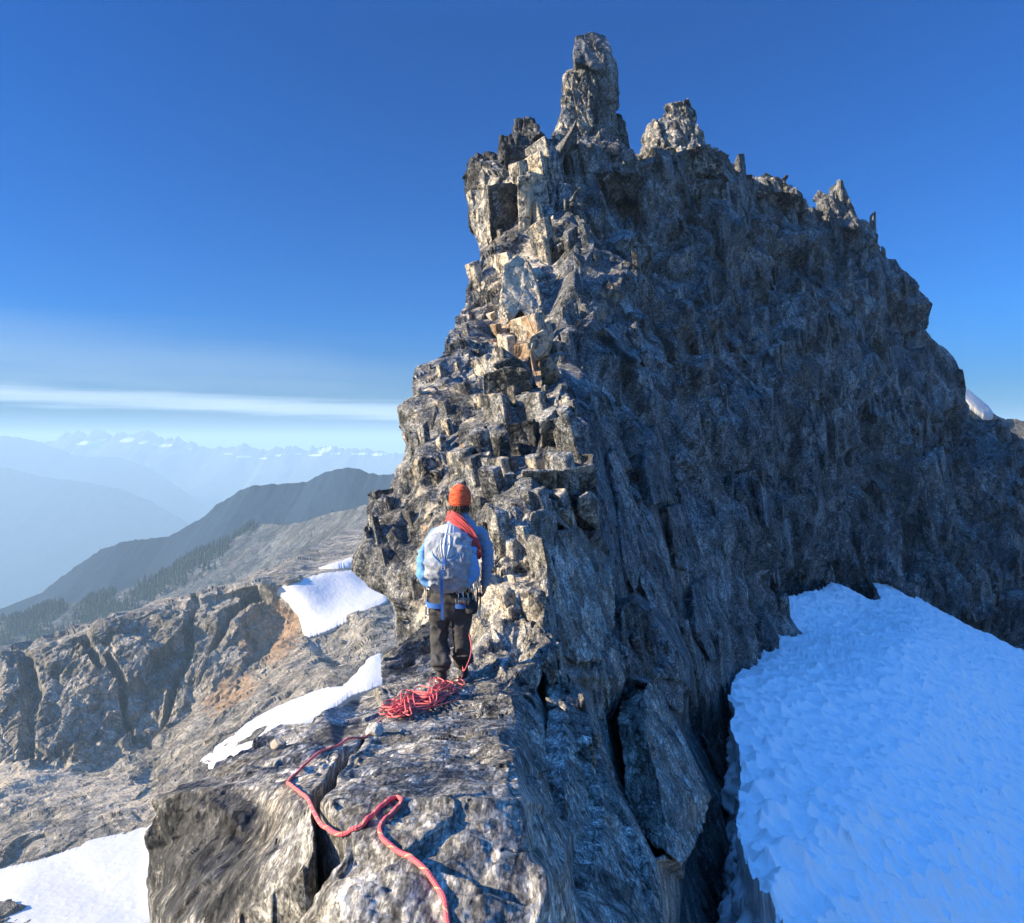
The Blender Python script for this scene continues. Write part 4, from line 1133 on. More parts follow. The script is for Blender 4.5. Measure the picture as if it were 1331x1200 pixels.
def farattr(G_):
    xx = G_[..., 0] / G_[..., 1] * F + CX; yy = HY - G_[..., 2] / G_[..., 1] * F
    a = np.zeros(G_.shape[:2])
    for x, y, rx, ry, s in [(118,574,18,3,1),(135,570,8,3,.9),(168,570,9,4,1),(190,573,8,3,.9),(218,577,12,2.5,1),(205,575,5,3,.6),(320,592,12,2,.9),(345,594,10,2,.7),(426,583,8,5,1),(412,590,14,2.5,.7),(440,588,10,2.5,.7),(470,588,14,2,.8),(495,589,14,2.5,.8),(300,588,10,2,.6),(365,590,10,3,.6),(390,588,8,2,.6),(265,584,8,2,.5),(250,582,5,2,.6)]:
        a = np.maximum(a, s * np.exp(-((xx - x + 1.5 * (yy - y)) / rx) ** 2 - ((yy - y - 2) / ry) ** 2))
    return np.stack([a, 0 * a, 0 * a, 0 * a], -1)
range_mesh('mountain', farr, M_far, 'farthest jagged mountain range with snow patches on the horizon', slope=.6, width=2600, jag=42, jsc=420, kd=.60, seed=51, crestj=6, nrow=150, attr=farattr, backs=.3)
# lit ridge far behind the right end of the wall
rr = [(1120,530,150),(1180,525,150),(1225,515,150),(1244,505,150),(1253,506,150),(1270,519,150),(1285,532,150),(1296,541,150),(1306,546,150),(1320,545,150),(1331,549,150),(1400,580,150),(1500,640,150),(1600,700,150)]
M_right = rock_material('rock_lit_ridge', 0.25, (0.06, 0.06, 0.055), (0.17, 0.165, 0.15), (0.40, 0.38, 0.33), bump=.8, bumpd=.6)
rfr = range_mesh('rock_ridge_far', rr, M_right, 'small sunlit ridge behind the right end of the wall', slope=2.3, width=34, jag=1.6, jsc=9, seed=61, x0=1100, x1=1600, nrow=120, bot=-500)
def rdm(a, b):
    dd = 150 + 0 * a
    crest = np.interp(a, [p[0] for p in rr], [p[1] for p in rr])
    return dd - np.clip(b - crest, 0, 60) * .07 - 1.0
snow_patch('snow_patch', [(1251,503),(1258,507),(1270,517),(1285,529),(1292,540),(1286,543),(1278,541),(1262,528),(1250,515)], 'tiny bright snow patch on the lit ridge at the right edge', .5, st=.5, rag=.5, seed=9, dmf=rdm, cup=0, flat=2)

# valley floor: one sheet to the horizon
S = Soup()
g = np.concatenate([np.linspace(-30000, 30000, 121)])
gx, gy = np.meshgrid(g, g)
gz = -1400 + 40 * vnoise(np.stack([gx / 4000, gy / 4000, 0 * gx], -1), 2)
S.grid(np.stack([gx, gy, gz], -1))
tag(S.build('ground', M_blue, attr=False), 'wooded valley floor', 'ground', kind='structure')
# ground under the near rocks on both sides
S = Soup()
gx, gy = np.meshgrid(np.linspace(-80, 260, 60), np.linspace(-60, 300, 60))
gz = -26 - .12 * np.abs(gx - 30) - .25 * np.clip(gy - 90, 0, 400) + 2 * vnoise(np.stack([gx / 12, gy / 12, 0 * gx], -1), 3) - 1.6 * np.clip(-gx - 5, 0, 100)
S.grid(np.stack([gx, gy, gz], -1))
tag(S.build('mountain_base', M_ridge, attr=False), 'rock at the foot of the ridge', 'rock', kind='structure')
# haze: one even body of air round everything
bm = bmesh.new(); bmesh.ops.create_cube(bm, size=1)
hz = bpy.data.meshes.new('haze'); bm.to_mesh(hz); bm.free()
haze = bpy.data.objects.new('haze', hz); COL.objects.link(haze)
haze.scale = (61000, 61000, 1500 + 105); haze.location = (0, 0, (105 - 1500) / 2)
hm = bpy.data.materials.new('haze'); hm.use_nodes = True
hn = hm.node_tree; hn.nodes.clear()
ho = hn.nodes.new('ShaderNodeOutputMaterial'); pv = hn.nodes.new('ShaderNodeVolumePrincipled')
pv.inputs['Color'].default_value = (.57, .83, 1.0, 1); pv.inputs['Density'].default_value = HAZE
hn.links.new(pv.outputs[0], ho.inputs['Volume'])
haze.data.materials.append(hm)
tag(haze, 'pale haze filling the valley', 'haze', kind='stuff')
# ------------------------------------------------------------------ wood on the spur
def conifers():
    rng = np.random.RandomState(8)
    S = Soup()
    Vs, Ts, n = [], [], 0
    R_, C_ = spfr.shape[:2]
    xs = np.arange(-260, 640)
    cnt = 0
    for _ in range(14000):
        c = rng.randint(0, C_ - 1)
        x = xs[c]
        r = int((rng.rand() ** 2.2) * R_ * .62)
        dens = 1 - sstep(x, 300 - r * 1.2, 352 - r * .6)
        if rng.rand() > dens * .95 + 0.035 * (x < 440): continue
        p = spfr[r, c] + (spfr[min(r + 1, R_ - 1), c] - spfr[r, c]) * rng.rand()
        if vnoise(p[None] / 26, 5)[0] + .5 < rng.rand() * .9: continue
        h = (4.0 + 7.0 * rng.rand() ** 1.8) * (1.0 if x < 345 else .5)
        w = h * (.19 + .1 * rng.rand())
        k = 6
        base = n
        for lv in range(3):
            z0 = h * (.08 + .27 * lv); z1 = h * (.50 + .25 * lv)
            th = np.linspace(0, 2 * math.pi, k, endpoint=False) + rng.rand() * 6
            rr_ = w * (1 - .28 * lv) * (.7 + .6 * rng.rand(k))
            ring = np.stack([rr_ * np.cos(th), rr_ * np.sin(th), z0 + .06 * h * (rng.rand(k) - .5)], -1)
            V = np.concatenate([ring, [[(rng.rand() - .5) * .05 * h, 0, z1]]]) + p
            Vs.append(V); Ts += [(n + i, n + (i + 1) % k, n + k) for i in range(k)]
            n += k + 1
        cnt += 1
    S.tris(np.concatenate(Vs), np.array(Ts))
    o = S.build('forest', M_tree, attr=False)
    tag(o, 'dark conifer wood along the ridge line of the near spur', 'forest', kind='stuff')
M_tree = far_material('conifer', (.012, .022, .010), (.035, .05, .022), .3)
conifers()

# ------------------------------------------------------------------ small-object helpers
def simple(name, c, rough=.7, metal=0.0, noise=None, bump=None, sheen=0):
    m, nt, b = mat(name)
    t = NT(nt)
    co = t.n('ShaderNodeTexCoord').outputs['Object']
    if noise:
        sc_, amt, c2 = noise
        f = t.noise(co, sc_, 8, .65)[0]
        t.l(t.mix(t.smooth(f, .5 - amt, .5 + amt), c, c2), b.inputs['Base Color'])
    else: b.inputs['Base Color'].default_value = (*c, 1)
    if bump:
        f = t.noise(co, bump[0], 6, .6)[0]
        bp = t.n('ShaderNodeBump'); bp.inputs['Strength'].default_value = bump[1]; bp.inputs['Distance'].default_value = bump[2]
        t.l(f, bp.inputs['Height']); t.l(bp.outputs[0], b.inputs['Normal'])
    b.inputs['Roughness'].default_value = rough
    b.inputs['Metallic'].default_value = metal
    return m
def rope_material(name, c, c2, fleck):
    m, nt, b = mat(name)
    t = NT(nt)
    uv = t.n('ShaderNodeAttribute', attribute_name='rockmap')
    sp = t.n('ShaderNodeSeparateColor'); t.l(uv.outputs['Color'], sp.inputs[0])
    s_, a_ = sp.outputs[0], sp.outputs[1]      # metres along, turn round the rope
    w1 = t.math('SINE', t.math('ADD', t.math('MULTIPLY', s_, 520.0), t.math('MULTIPLY', a_, 6.2832 * 3)))
    w2 = t.math('SINE', t.math('SUBTRACT', t.math('MULTIPLY', s_, 520.0), t.math('MULTIPLY', a_, 6.2832 * 3)))
    br = t.math('MULTIPLY', w1, w2)
    col = t.mix(t.smooth(br, -.6, .6), c, c2)
    fl = t.math('SINE', t.math('ADD', t.math('MULTIPLY', s_, 130.0), t.math('MULTIPLY', a_, 6.2832)))
    col = t.mix(t.math('MULTIPLY', t.smooth(fl, .93, .98), .6), col, fleck)
    t.l(col, b.inputs['Base Color']); b.inputs['Roughness'].default_value = .75
    bp = t.n('ShaderNodeBump'); bp.inputs['Strength'].default_value = .5; bp.inputs['Distance'].default_value = .0012
    t.l(br, bp.inputs['Height']); t.l(bp.outputs[0], b.inputs['Normal'])
    return m
M_rope = rope_material('rope_red', (.62, .075, .085), (.76, .15, .15), (.75, .55, .25))
M_rope2 = rope_material('rope_coil_red', (.60, .05, .055), (.70, .10, .10), (.7, .4, .2))
def catmull(P, n=8, closed=False):
    P = np.array(P, float)
    Q = np.concatenate([P[-1:], P, P[:2]]) if closed else np.concatenate([2 * P[:1] - P[1:2], P, 2 * P[-1:] - P[-2:-1]])
    out = []
    for i in range(1, len(Q) - 2):
        p0, p1, p2, p3 = Q[i - 1], Q[i], Q[i + 1], Q[i + 2]
        t = np.linspace(0, 1, n, endpoint=False)[:, None]
        out.append(.5 * ((2 * p1) + (-p0 + p2) * t + (2 * p0 - 5 * p1 + 4 * p2 - p3) * t ** 2 + (-p0 + 3 * p1 - 3 * p2 + p3) * t ** 3))
    if not closed: out.append(P[-1:])
    return np.concatenate(out)
def tube(S, path, r, k=8, closed=False, mi=0, cap=True):
    path = np.asarray(path, float)
    n = len(path)
    r = np.broadcast_to(np.asarray(r, float), (n,))
    T = np.gradient(path, axis=0) if not closed else np.roll(path, -1, 0) - np.roll(path, 1, 0)
    T /= np.linalg.norm(T, axis=1, keepdims=True) + 1e-12
    up = np.array([0, 0, 1.0]) if abs(T[0][2]) < .9 else np.array([1.0, 0, 0])
    U = np.zeros_like(T); u = np.cross(T[0], up); u /= np.linalg.norm(u)
    for i in range(n):
        u = u - T[i] * (u @ T[i]); u /= np.linalg.norm(u) + 1e-12
        U[i] = u
    Vv = np.cross(T, U)
    th = np.linspace(0, 2 * math.pi, k, endpoint=False)
    ring = path[:, None] + r[:, None, None] * (np.cos(th)[None, :, None] * U[:, None] + np.sin(th)[None, :, None] * Vv[:, None])
    s = np.concatenate([[0], np.cumsum(np.linalg.norm(np.diff(path, axis=0), axis=1))])
    A = np.zeros((n, k, 4)); A[..., 0] = s[:, None]; A[..., 1] = (np.arange(k) / k)[None]
    V = ring.reshape(-1, 3); q = []
    m = n if closed else n - 1
    for i in range(m):
        j = (i + 1) % n
        for a in range(k):
            b_ = (a + 1) % k
            q.append((i * k + a, i * k + b_, j * k + b_, j * k + a))
    A = A.reshape(-1, 4)
    if cap and not closed:
        V = np.concatenate([V, path[:1], path[-1:]]); A = np.concatenate([A, A[:1], A[-1:]])
        for a in range(k):
            b_ = (a + 1) % k
            q.append((b_, a, n * k, n * k)); q.append(((n - 1) * k + a, (n - 1) * k + b_, n * k + 1, n * k + 1))
    S.tris(V, np.array(q), A, mi)
def loft(S, rings, k=28, p=2.3, mi=0):
    """rings: (x, y, z, rx, ry) stacked upward, closed at both ends"""
    th = np.linspace(0, 2 * math.pi, k, endpoint=False)
    c, s = np.cos(th), np.sin(th)
    kk = (np.abs(c) ** p + np.abs(s) ** p) ** (-1 / p)
    V = np.concatenate([np.stack([x + rx * kk * c, y + ry * kk * s, z + 0 * c], -1) for x, y, z, rx, ry in rings])
    n = len(rings); q = []
    for i in range(n - 1):
        for a in range(k):
            b_ = (a + 1) % k
            q.append((i * k + a, i * k + b_, (i + 1) * k + b_, (i + 1) * k + a))
    V = np.concatenate([V, [rings[0][:3]], [rings[-1][:3]]])
    for a in range(k):
        b_ = (a + 1) % k
        q.append((b_, a, n * k, n * k)); q.append(((n - 1) * k + a, (n - 1) * k + b_, n * k + 1, n * k + 1))
    S.tris(V, np.array(q), None, mi)
def fine(rings, n=6):
    return [tuple(v) for v in catmull(rings, n)]
def fuse(S, name, matr, voxel, parent, iters=4, folds=None, smooth=True):
    """melt the pieces into one continuous skin"""
    o = S.build(name + '_raw', matr, attr=False)
    md = o.modifiers.new('r', 'REMESH'); md.mode = 'VOXEL'; md.voxel_size = voxel; md.use_smooth_shade = smooth
    if iters:
        ms = o.modifiers.new('s', 'SMOOTH'); ms.factor = .5; ms.iterations = iters
    dg = bpy.context.evaluated_depsgraph_get(); dg.update()
    me = bpy.data.meshes.new_from_object(o.evaluated_get(dg))
    bpy.data.objects.remove(o)
    if folds:
        n = len(me.vertices); co = np.zeros(n * 3); me.vertices.foreach_get('co', co); co = co.reshape(-1, 3)
        nn = np.zeros(n * 3); me.vertices.foreach_get('normal', nn); nn = nn.reshape(-1, 3)
        co = co + nn * folds(co)[:, None]
        me.vertices.foreach_set('co', co.ravel()); me.update()
    me.name = name
    me.materials.clear(); me.materials.append(matr)
    q = bpy.data.objects.new(name, me); COL.objects.link(q); q.parent = parent
    return q
def part(S, name, matr, parent, smooth=True):
    return S.build(name, matr, parent, smooth=smooth)

# ------------------------------------------------------------------ ropes on the rock
def drape(pix, r, lift=None):
    P_ = [np.array(on_slab(x, y)) for x, y in pix]
    P_ = catmull(P_, 10)
    for _ in range(14): P_[1:-1, :2] = .25 * P_[:-2, :2] + .5 * P_[1:-1, :2] + .25 * P_[2:, :2]
    hits = []
    for p in P_:
        z = drop_z(p[0], p[1], p[2] + .25)
        hits.append(p[2] if z is None or abs(z - p[2]) > .3 else z)
    P_[:, 2] = np.array(hits)
    for _ in range(160):
        a = .5 * (P_[:-2, 2] + P_[2:, 2]) - 2e-4
        P_[1:-1, 2] = np.maximum(P_[1:-1, 2], a)
    P_[:, 2] += r
    if lift is not None: P_[:, 2] += lift
    return P_
rp = [(592,1290),(586,1240),(581,1200),(578,1175),(568,1155),(547,1129),(521,1116),(502,1098),(493,1084),(499,1070),(514,1055),(523,1044),(516,1038.5),(504,1044),(487,1061),(470,1078),(453,1086),(439,1088),(422,1079),(411,1064),(402,1044),(391,1033),(376,1024),(375,1018),(391,1003),(414,985),(434,973),(453,966),(475,960)]
RS = Soup()
main_path = drape(rp, .0048)
tail = [np.array(on_slab(x, y)) for x, y in [(486,949),(494,937)]]
rng = random.Random(5)
coil = []
K = 13
for i in range(K):
    ax, ay = 503 + rng.uniform(-6, 26), 929 + rng.uniform(-9, 6)
    bx_, by_ = 590 + rng.uniform(-22, 10), 899 + rng.uniform(-7, 7)
    ra, rb_ = rng.uniform(3, 9), rng.uniform(3, 8)
    w1, w2 = rng.uniform(-11, 4), rng.uniform(-3, 11)
    mx, my = (ax + bx_) / 2, (ay + by_) / 2
    coil += [((ax, ay - ra * .6), i), ((ax + 12, ay - ra - 3), i), ((mx - 14, my + w1 * .9), i), ((mx + 16, my + w1 * .5), i), ((bx_ - 8, by_ - rb_ * .8), i), ((bx_ + 3, by_ - rb_ * .3), i),
             ((bx_ + 3, by_ + rb_ * .5), i), ((bx_ - 10, by_ + rb_ + 2), i), ((mx + 12, my + w2 * .6), i), ((mx - 18, my + w2), i), ((ax + 8, ay + ra * .4), i), ((ax - 3, ay + ra * .1), i)]
cp = []
for (x, y), i in coil:
    p = np.array(on_slab(x, y)); z = drop_z(p[0], p[1], p[2] + .1)
    cp.append(p + np.array([0, 0, .007 + .0028 * i + rng.uniform(0, .009)]))
FL = on_slab(573, 886); FR = on_slab(602, 882)
base_z = max(FL.z, FR.z)
end = [np.array(on_slab(597, 892)) + (0, 0, .05), np.array(on_slab(600, 880)) + (0, 0, .12)]
up_ = []
fd = 6.12
for x, y, dd in [(603, 872, 0), (609, 860, 0.02), (612, 849, .12), (612, 836, .35), (606, 810, .55), (598, 785, .60)]:
    up_.append(PT(x, y, fd + dd))
allp = np.concatenate([main_path, catmull(np.array([main_path[-1]] + tail + cp + end + up_), 9)[1:]])
tube(RS, allp, .0048, 8)
ro = RS.build('climbing_rope', M_rope, smooth=True)
tag(ro, 'red rope running over the slab into a loose pile by the boots', 'rope')

# ------------------------------------------------------------------ the climber
M_skin = simple('skin', (.36, .20, .13), .55)
M_shirt = simple('shirt_blue', (.15, .235, .34), .85, noise=(40, .25, (.19, .285, .40)), bump=(300, .3, .001))
M_pants = simple('trousers', (.035, .034, .033), .85, noise=(30, .3, (.055, .052, .048)), bump=(250, .3, .001))
M_boot = simple('boot', (.03, .028, .025), .7)
M_sole = simple('boot_pale', (.55, .50, .40), .7)
M_hair = simple('hair', (.07, .035, .02), .6, bump=(200, .8, .004))
M_packgrey = simple('pack_grey', (.36, .375, .385), .8, noise=(14, .12, (.20, .23, .28)), bump=(30, .35, .006))
M_packlight = simple('pack_collar', (.55, .57, .57), .8, bump=(60, .4, .003))
M_packblue = simple('pack_blue', (.10, .27, .55), .8, noise=(14, .2, (.16, .36, .62)), bump=(35, .4, .004))
M_web = simple('webbing_blue', (.035, .13, .42), .8, bump=(500, .4, .0006))
M_belt = simple('belt_dark', (.02, .022, .03), .8)
M_metal = simple('aluminium', (.55, .56, .58), .3, 1.0)
M_pale = simple('pale_metal', (.72, .68, .60), .38, .8)
M_gold = simple('anodised_gold', (.55, .33, .08), .35, .9)
M_sling = simple('sling_dark', (.05, .045, .04), .85)
M_slingp = simple('sling_pale', (.55, .50, .38), .85)

o0 = Vector(((FL.x + FR.x) / 2, (FL.y + FR.y) / 2, (FL.z + FR.z) / 2))
KX = o0.y / F                       # metres per photograph pixel at his distance
def Lx(px): return (px - CX) * KX - o0.x
def Lz(py): return (HY - py) * KX - o0.z
person = empty('person', o0, 'climber seen from behind in blue shirt, dark trousers and orange knit cap', 'person')
fl = (FL.x - o0.x, FL.y - o0.y, FL.z - o0.z); fr = (FR.x - o0.x, FR.y - o0.y, FR.z - o0.z)
hipx, hipz = Lx(586), Lz(775)
nx_, nz_ = Lx(599), Lz(670)
shz = Lz(689)
shL, shR = Lx(563), Lx(629)
chx = (shL + shR) / 2
elL = (Lx(554), -.02, Lz(733)); wrL = (Lx(557), .10, Lz(762))
elR = (Lx(634), -.03, Lz(731)); wrR = (Lx(630), .03, Lz(761))
torso = lambda g: fine([(hipx, 0, Lz(800), .15 + g, .11 + g), (hipx, 0, Lz(780), .168 + g, .125 + g), (hipx + .005, .0, Lz(760), .155 + g, .11 + g), (hipx + .02, .0, Lz(740), .145 + g, .105 + g), (chx, .0, Lz(715), .165 + g, .115 + g), (chx, .0, Lz(698), .180 + g, .115 + g), (chx + .005, .0, Lz(687), .165 + g, .095 + g), (nx_, .005, Lz(679), .105 + g, .075 + g), (nx_, .012, Lz(672), .062 + g, .062 + g)])
def leg(g, side, low=0.0):
    if side < 0: hx, kx, f = Lx(572), Lx(571), fl
    else: hx, kx, f = Lx(599), Lx(600), fr
    return fine([(f[0] - .0, f[1] - .005, f[2] + .07 + low, .043 + g, .05 + g), (f[0], f[1], f[2] + .16, .05 + g, .055 + g), (kx, .0, Lz(840), .060 + g, .066 + g), (kx, .012, Lz(820), .062 + g, .07 + g), ((hx + kx) / 2, .01, Lz(805), .078 + g, .085 + g), (hx, .0, Lz(785), .088 + g, .105 + g), (hx, .0, Lz(770), .085 + g, .10 + g)], 5)
def arm(S, g, side, r0=.048):
    e, w, sx_ = (elL, wrL, shL) if side < 0 else (elR, wrR, shR)
    path = catmull([(sx_ - side * .07, 0, shz - .02), (sx_ - side * .028, 0, shz - .045), ((sx_ + e[0]) / 2 + side * .006, -.01, (shz + e[2]) / 2), e, ((e[0] + w[0]) / 2, (e[1] + w[1]) / 2, (e[2] + w[2]) / 2), w], 6)
    n = len(path)
    rad = np.interp(np.linspace(0, 1, n), [0, .2, .5, .62, .8, 1], [r0 + .006, r0 + .004, r0 - .006, r0 - .009, r0 - .012, r0 - .024]) + g
    tube(S, path, rad, 14)
def hand(S, side):
    w = np.array(wrR if side > 0 else wrL)
    dn = np.array([-.10 * side, .28, -.95]); dn /= np.linalg.norm(dn)
    ac = np.array([0.25 * side, .95, .28]); ac -= dn * (ac @ dn); ac /= np.linalg.norm(ac)   # across the knuckles, towards the thumb
    inn = np.cross(dn, ac) * (1 if side > 0 else -1)
    if inn[0] * side > 0: inn = -inn                    # curl towards the thigh
    for k_, q in enumerate(np.linspace(-.028, .028, 5)):
        tube(S, [w - dn * .02 + ac * q * .6, w + dn * .035 + ac * q * .95, w + dn * .085 + ac * q], [.017, .0155, .0125], 8)
    for j, (q, L_) in enumerate([(-.030, .060), (-.010, .072), (.010, .076), (.030, .070)]):
        b0 = w + dn * .082 + ac * q
        c_ = [b0, b0 + (dn * .9 + inn * .25) * L_ * .42, b0 + (dn * .72 + inn * .62) * L_ * .74, b0 + (dn * .40 + inn * .95) * L_ * 1.0]
        tube(S, catmull(c_, 4), .0088 - .0006 * (j == 0), 8)
    tb_ = w + dn * .03 + ac * .028
    tube(S, catmull([tb_, tb_ + dn * .028 + ac * .026, tb_ + dn * .052 + ac * .036 + inn * .008, tb_ + dn * .074 + ac * .034 + inn * .02], 4), [.0125] * 5 + [.0105] * 4 + [.0095] * 4, 8)
hx_, hz_ = Lx(598), Lz(648)
BS = Soup()
loft(BS, torso(-.012))
loft(BS, leg(-.012, -1, -.0)); loft(BS, leg(-.012, 1, -.0))
for f in (fl, fr):
    loft(BS, [(f[0], f[1] + .03, f[2] + .015, .035, .09), (f[0], f[1] + .03, f[2] + .05, .036, .085), (f[0], f[1] + .0, f[2] + .10, .036, .045)])
arm(BS, -.010, -1); arm(BS, -.010, 1); hand(BS, -1); hand(BS, 1)
tube(BS, [(nx_, .012, Lz(684)), (nx_, .012, Lz(672)), (hx_, .02, Lz(662))], [.062, .058, .056], 16)
# head, with face on the far side
loft(BS, fine([(hx_, .035, hz_ - .120, .035, .04), (hx_, .035, hz_ - .095, .055, .07), (hx_, .03, hz_ - .05, .068, .088), (hx_, .02, hz_, .074, .096), (hx_, .015, hz_ + .05, .070, .090), (hx_, .012, hz_ + .085, .050, .065), (hx_, .012, hz_ + .10, .02, .025)], 4), p=2)
for s in (-1, 1):
    tube(BS, catmull([(hx_ + s * .076, .012, hz_ - .035), (hx_ + s * .086, .0, hz_ - .018), (hx_ + s * .087, -.004, hz_ + .005), (hx_ + s * .078, .012, hz_ + .018)], 4), .0085, 8)
    tube(BS, [(hx_ + s * .030, .108, hz_ - .012), (hx_ + s * .034, .110, hz_ - .012)], .012, 8)
tube(BS, [(hx_, .108, hz_ + .005), (hx_, .124, hz_ - .022), (hx_, .134, hz_ - .040), (hx_, .116, hz_ - .046)], [.008, .010, .013, .008], 8)
tube(BS, [(hx_ - .024, .108, hz_ - .070), (hx_, .118, hz_ - .069), (hx_ + .024, .108, hz_ - .070)], [.006, .009, .006], 8)
body = fuse(BS, 'body', M_skin, .0062, person, 2)
# clothing
SS = Soup(); loft(SS, [r for r in torso(.012) if r[2] > Lz(778)]); arm(SS, .012, -1); arm(SS, .012, 1)
loft(SS, [(nx_, .012, Lz(680), .085, .08), (nx_, .014, Lz(671), .070, .072), (nx_, .016, Lz(667), .066, .068)])
def shirt_folds(c):
    return .010 * fbm(c * np.array([9, 9, 20]), 3, 201) + .007 * (1 - 2 * np.abs(vnoise(c * np.array([14, 14, 42]), 203)))
fuse(SS, 'shirt', M_shirt, .009, person, 3, shirt_folds)
TS = Soup(); loft(TS, leg(.016, -1, .055)); loft(TS, leg(.016, 1, .055))
for f in (fl, fr): loft(TS, fine([(f[0], f[1], f[2] + .135, .058, .062), (f[0], f[1], f[2] + .16, .082, .080), (f[0], f[1], f[2] + .20, .083, .085), (f[0], .0, f[2] + .26, .074, .08)], 4))
loft(TS, fine([(hipx, 0, Lz(803), .12, .10), (hipx, 0, Lz(795), .165, .13), (hipx, 0, Lz(778), .182, .142), (hipx + .003, .0, Lz(762), .172, .128), (hipx + .005, .0, Lz(755), .165, .122)], 4))
def trouser_folds(c):
    n_ = 1 - 2 * np.abs(vnoise(c @ np.array([[12, 0, 9], [0, 12, 0], [-7, 0, 15]]), 211))
    n2 = 1 - 2 * np.abs(vnoise(c * np.array([10, 10, 46]), 213))
    low = 1 - sstep(c[:, 2], .12, .34)
    return .010 * n_ + .014 * n2 * (low + .25) * .8 + .005 * fbm(c * 25, 3, 215)
fuse(TS, 'trousers', M_pants, .009, person, 3, trouser_folds)
for f, nm in ((fl, 0), (fr, 1)):
    bs = Soup()
    loft(bs, fine([(f[0], f[1] + .035, f[2] + .018, .048, .125), (f[0], f[1] + .035, f[2] + .045, .049, .122), (f[0], f[1] + .02, f[2] + .075, .045, .09), (f[0], f[1] - .0, f[2] + .11, .045, .056), (f[0], f[1] - .0, f[2] + .17, .047, .056)], 4))
    bo = fuse(bs, 'boot', M_boot, .007, person, 2)
    so = Soup(); loft(so, [(f[0], f[1] + .035, f[2] - .012, .050, .130), (f[0], f[1] + .035, f[2] + .014, .053, .133), (f[0], f[1] + .035, f[2] + .026, .050, .128)], p=2.6)
    so.build('sole', M_sole, bo, smooth=False)
# hair and cap
HS = Soup()
loft(HS, fine([(hx_ + .002, .005, hz_ - .118, .050, .05), (hx_ + .002, .002, hz_ - .085, .080, .088), (hx_, .0, hz_ - .04, .086, .100), (hx_, -.0, hz_ + .02, .084, .10)], 4), p=2)
rngh = np.random.RandomState(3)
for i in range(90):
    a = math.pi * (1.0 + rngh.rand())
    p0 = np.array([hx_ + .084 * math.cos(a), .0 + .096 * math.sin(a), hz_ - .05 - .03 * rngh.rand()])
    p1 = p0 + np.array([.012 * rngh.randn(), -.008 * rngh.rand(), -.035 - .025 * rngh.rand()])
    tube(HS, catmull([p0, (p0 + p1) / 2 + .006 * rngh.randn(3), p1], 3), .0035, 5)
HS.build('hair', M_hair, person, smooth=True)
def cap_mat():
    m, nt, b = mat('knit_cap')
    t = NT(nt)
    co = t.n('ShaderNodeTexCoord').outputs['Object']
    n = t.noise(t.mapping(co, scale=(18, 18, 60)), 1.0, 4, .6)[0]
    t.l(t.mix(t.smooth(n, .42, .6), (.74, .075, .03), (.87, .18, .05)), b.inputs['Base Color'])
    w = t.n('ShaderNodeTexWave'); w.wave_type = 'BANDS'; w.bands_direction = 'Z'; w.inputs['Scale'].default_value = 55; w.inputs['Distortion'].default_value = 1.5
    t.l(co, w.inputs['Vector'])
    bp = t.n('ShaderNodeBump'); bp.inputs['Strength'].default_value = .7; bp.inputs['Distance'].default_value = .005
    t.l(w.outputs['Fac'], bp.inputs['Height']); t.l(bp.outputs[0], b.inputs['Normal']); b.inputs['Roughness'].default_value = .95
    return m
CS = Soup()
loft(CS, fine([(hx_, .006, hz_ - .060, .096, .112), (hx_, .006, hz_ - .030, .102, .118), (hx_, .006, hz_ + .01, .103, .118), (hx_, .006, hz_ + .055, .096, .110), (hx_, .004, hz_ + .095, .076, .088), (hx_, .002, hz_ + .122, .045, .055), (hx_, .0, hz_ + .132, .012, .015)], 5), k=48, p=2)
cap = fuse(CS, 'knit_cap', cap_mat(), .006, person, 2, lambda c: .0014 * np.sin(c[:, 2] * 260 + 3 * vnoise(c * 20, 5)) + .004 * fbm(c * 30, 2, 7))
# harness
HN = Soup()
def band(S, cx, cy, z, rx, ry, h, tilt=0.0, th=.004, k=40, a0=0, a1=2 * math.pi, p=2.3):
    t = np.linspace(a0, a1, k)
    c, s = np.cos(t), np.sin(t)
    kk = (np.abs(c) ** p + np.abs(s) ** p) ** (-1 / p)
    x, y = cx + rx * kk * c, cy + ry * kk * s
    zz = z + tilt * (s) * 1.0
    inner = np.stack([cx + (rx - .012) * kk * c, cy + (ry - .012) * kk * s, zz], -1)
    o_ = np.stack([x, y, zz], -1)
    up = np.array([0, 0, h / 2])
    S.grid(np.stack([inner + up, o_ + up * .96, o_ - up * .96, inner - up], 0), flip=True)
band(HN, hipx, 0, Lz(764), .188, .150, .055)
HN.build('harness_belt', M_belt, person, smooth=False)
for sd, hx__ in ((-1, Lx(571)), (1, Lx(600))):
    lb = Soup(); band(lb, hx__, .0, Lz(782), .124, .146, .046, tilt=.012)
    lb.build('leg_loop', M_web, person, smooth=False)
for sd in (-1, 1):
    gl = Soup()
    tube(gl, catmull([(hipx + sd * .165, -.10, Lz(764)), (hipx + sd * .20, -.075, Lz(772)), (hipx + sd * .215, -.02, Lz(775)), (hipx + sd * .19, .04, Lz(765))], 6), .005, 6)
    gl.build('gear_loop', M_belt, person)

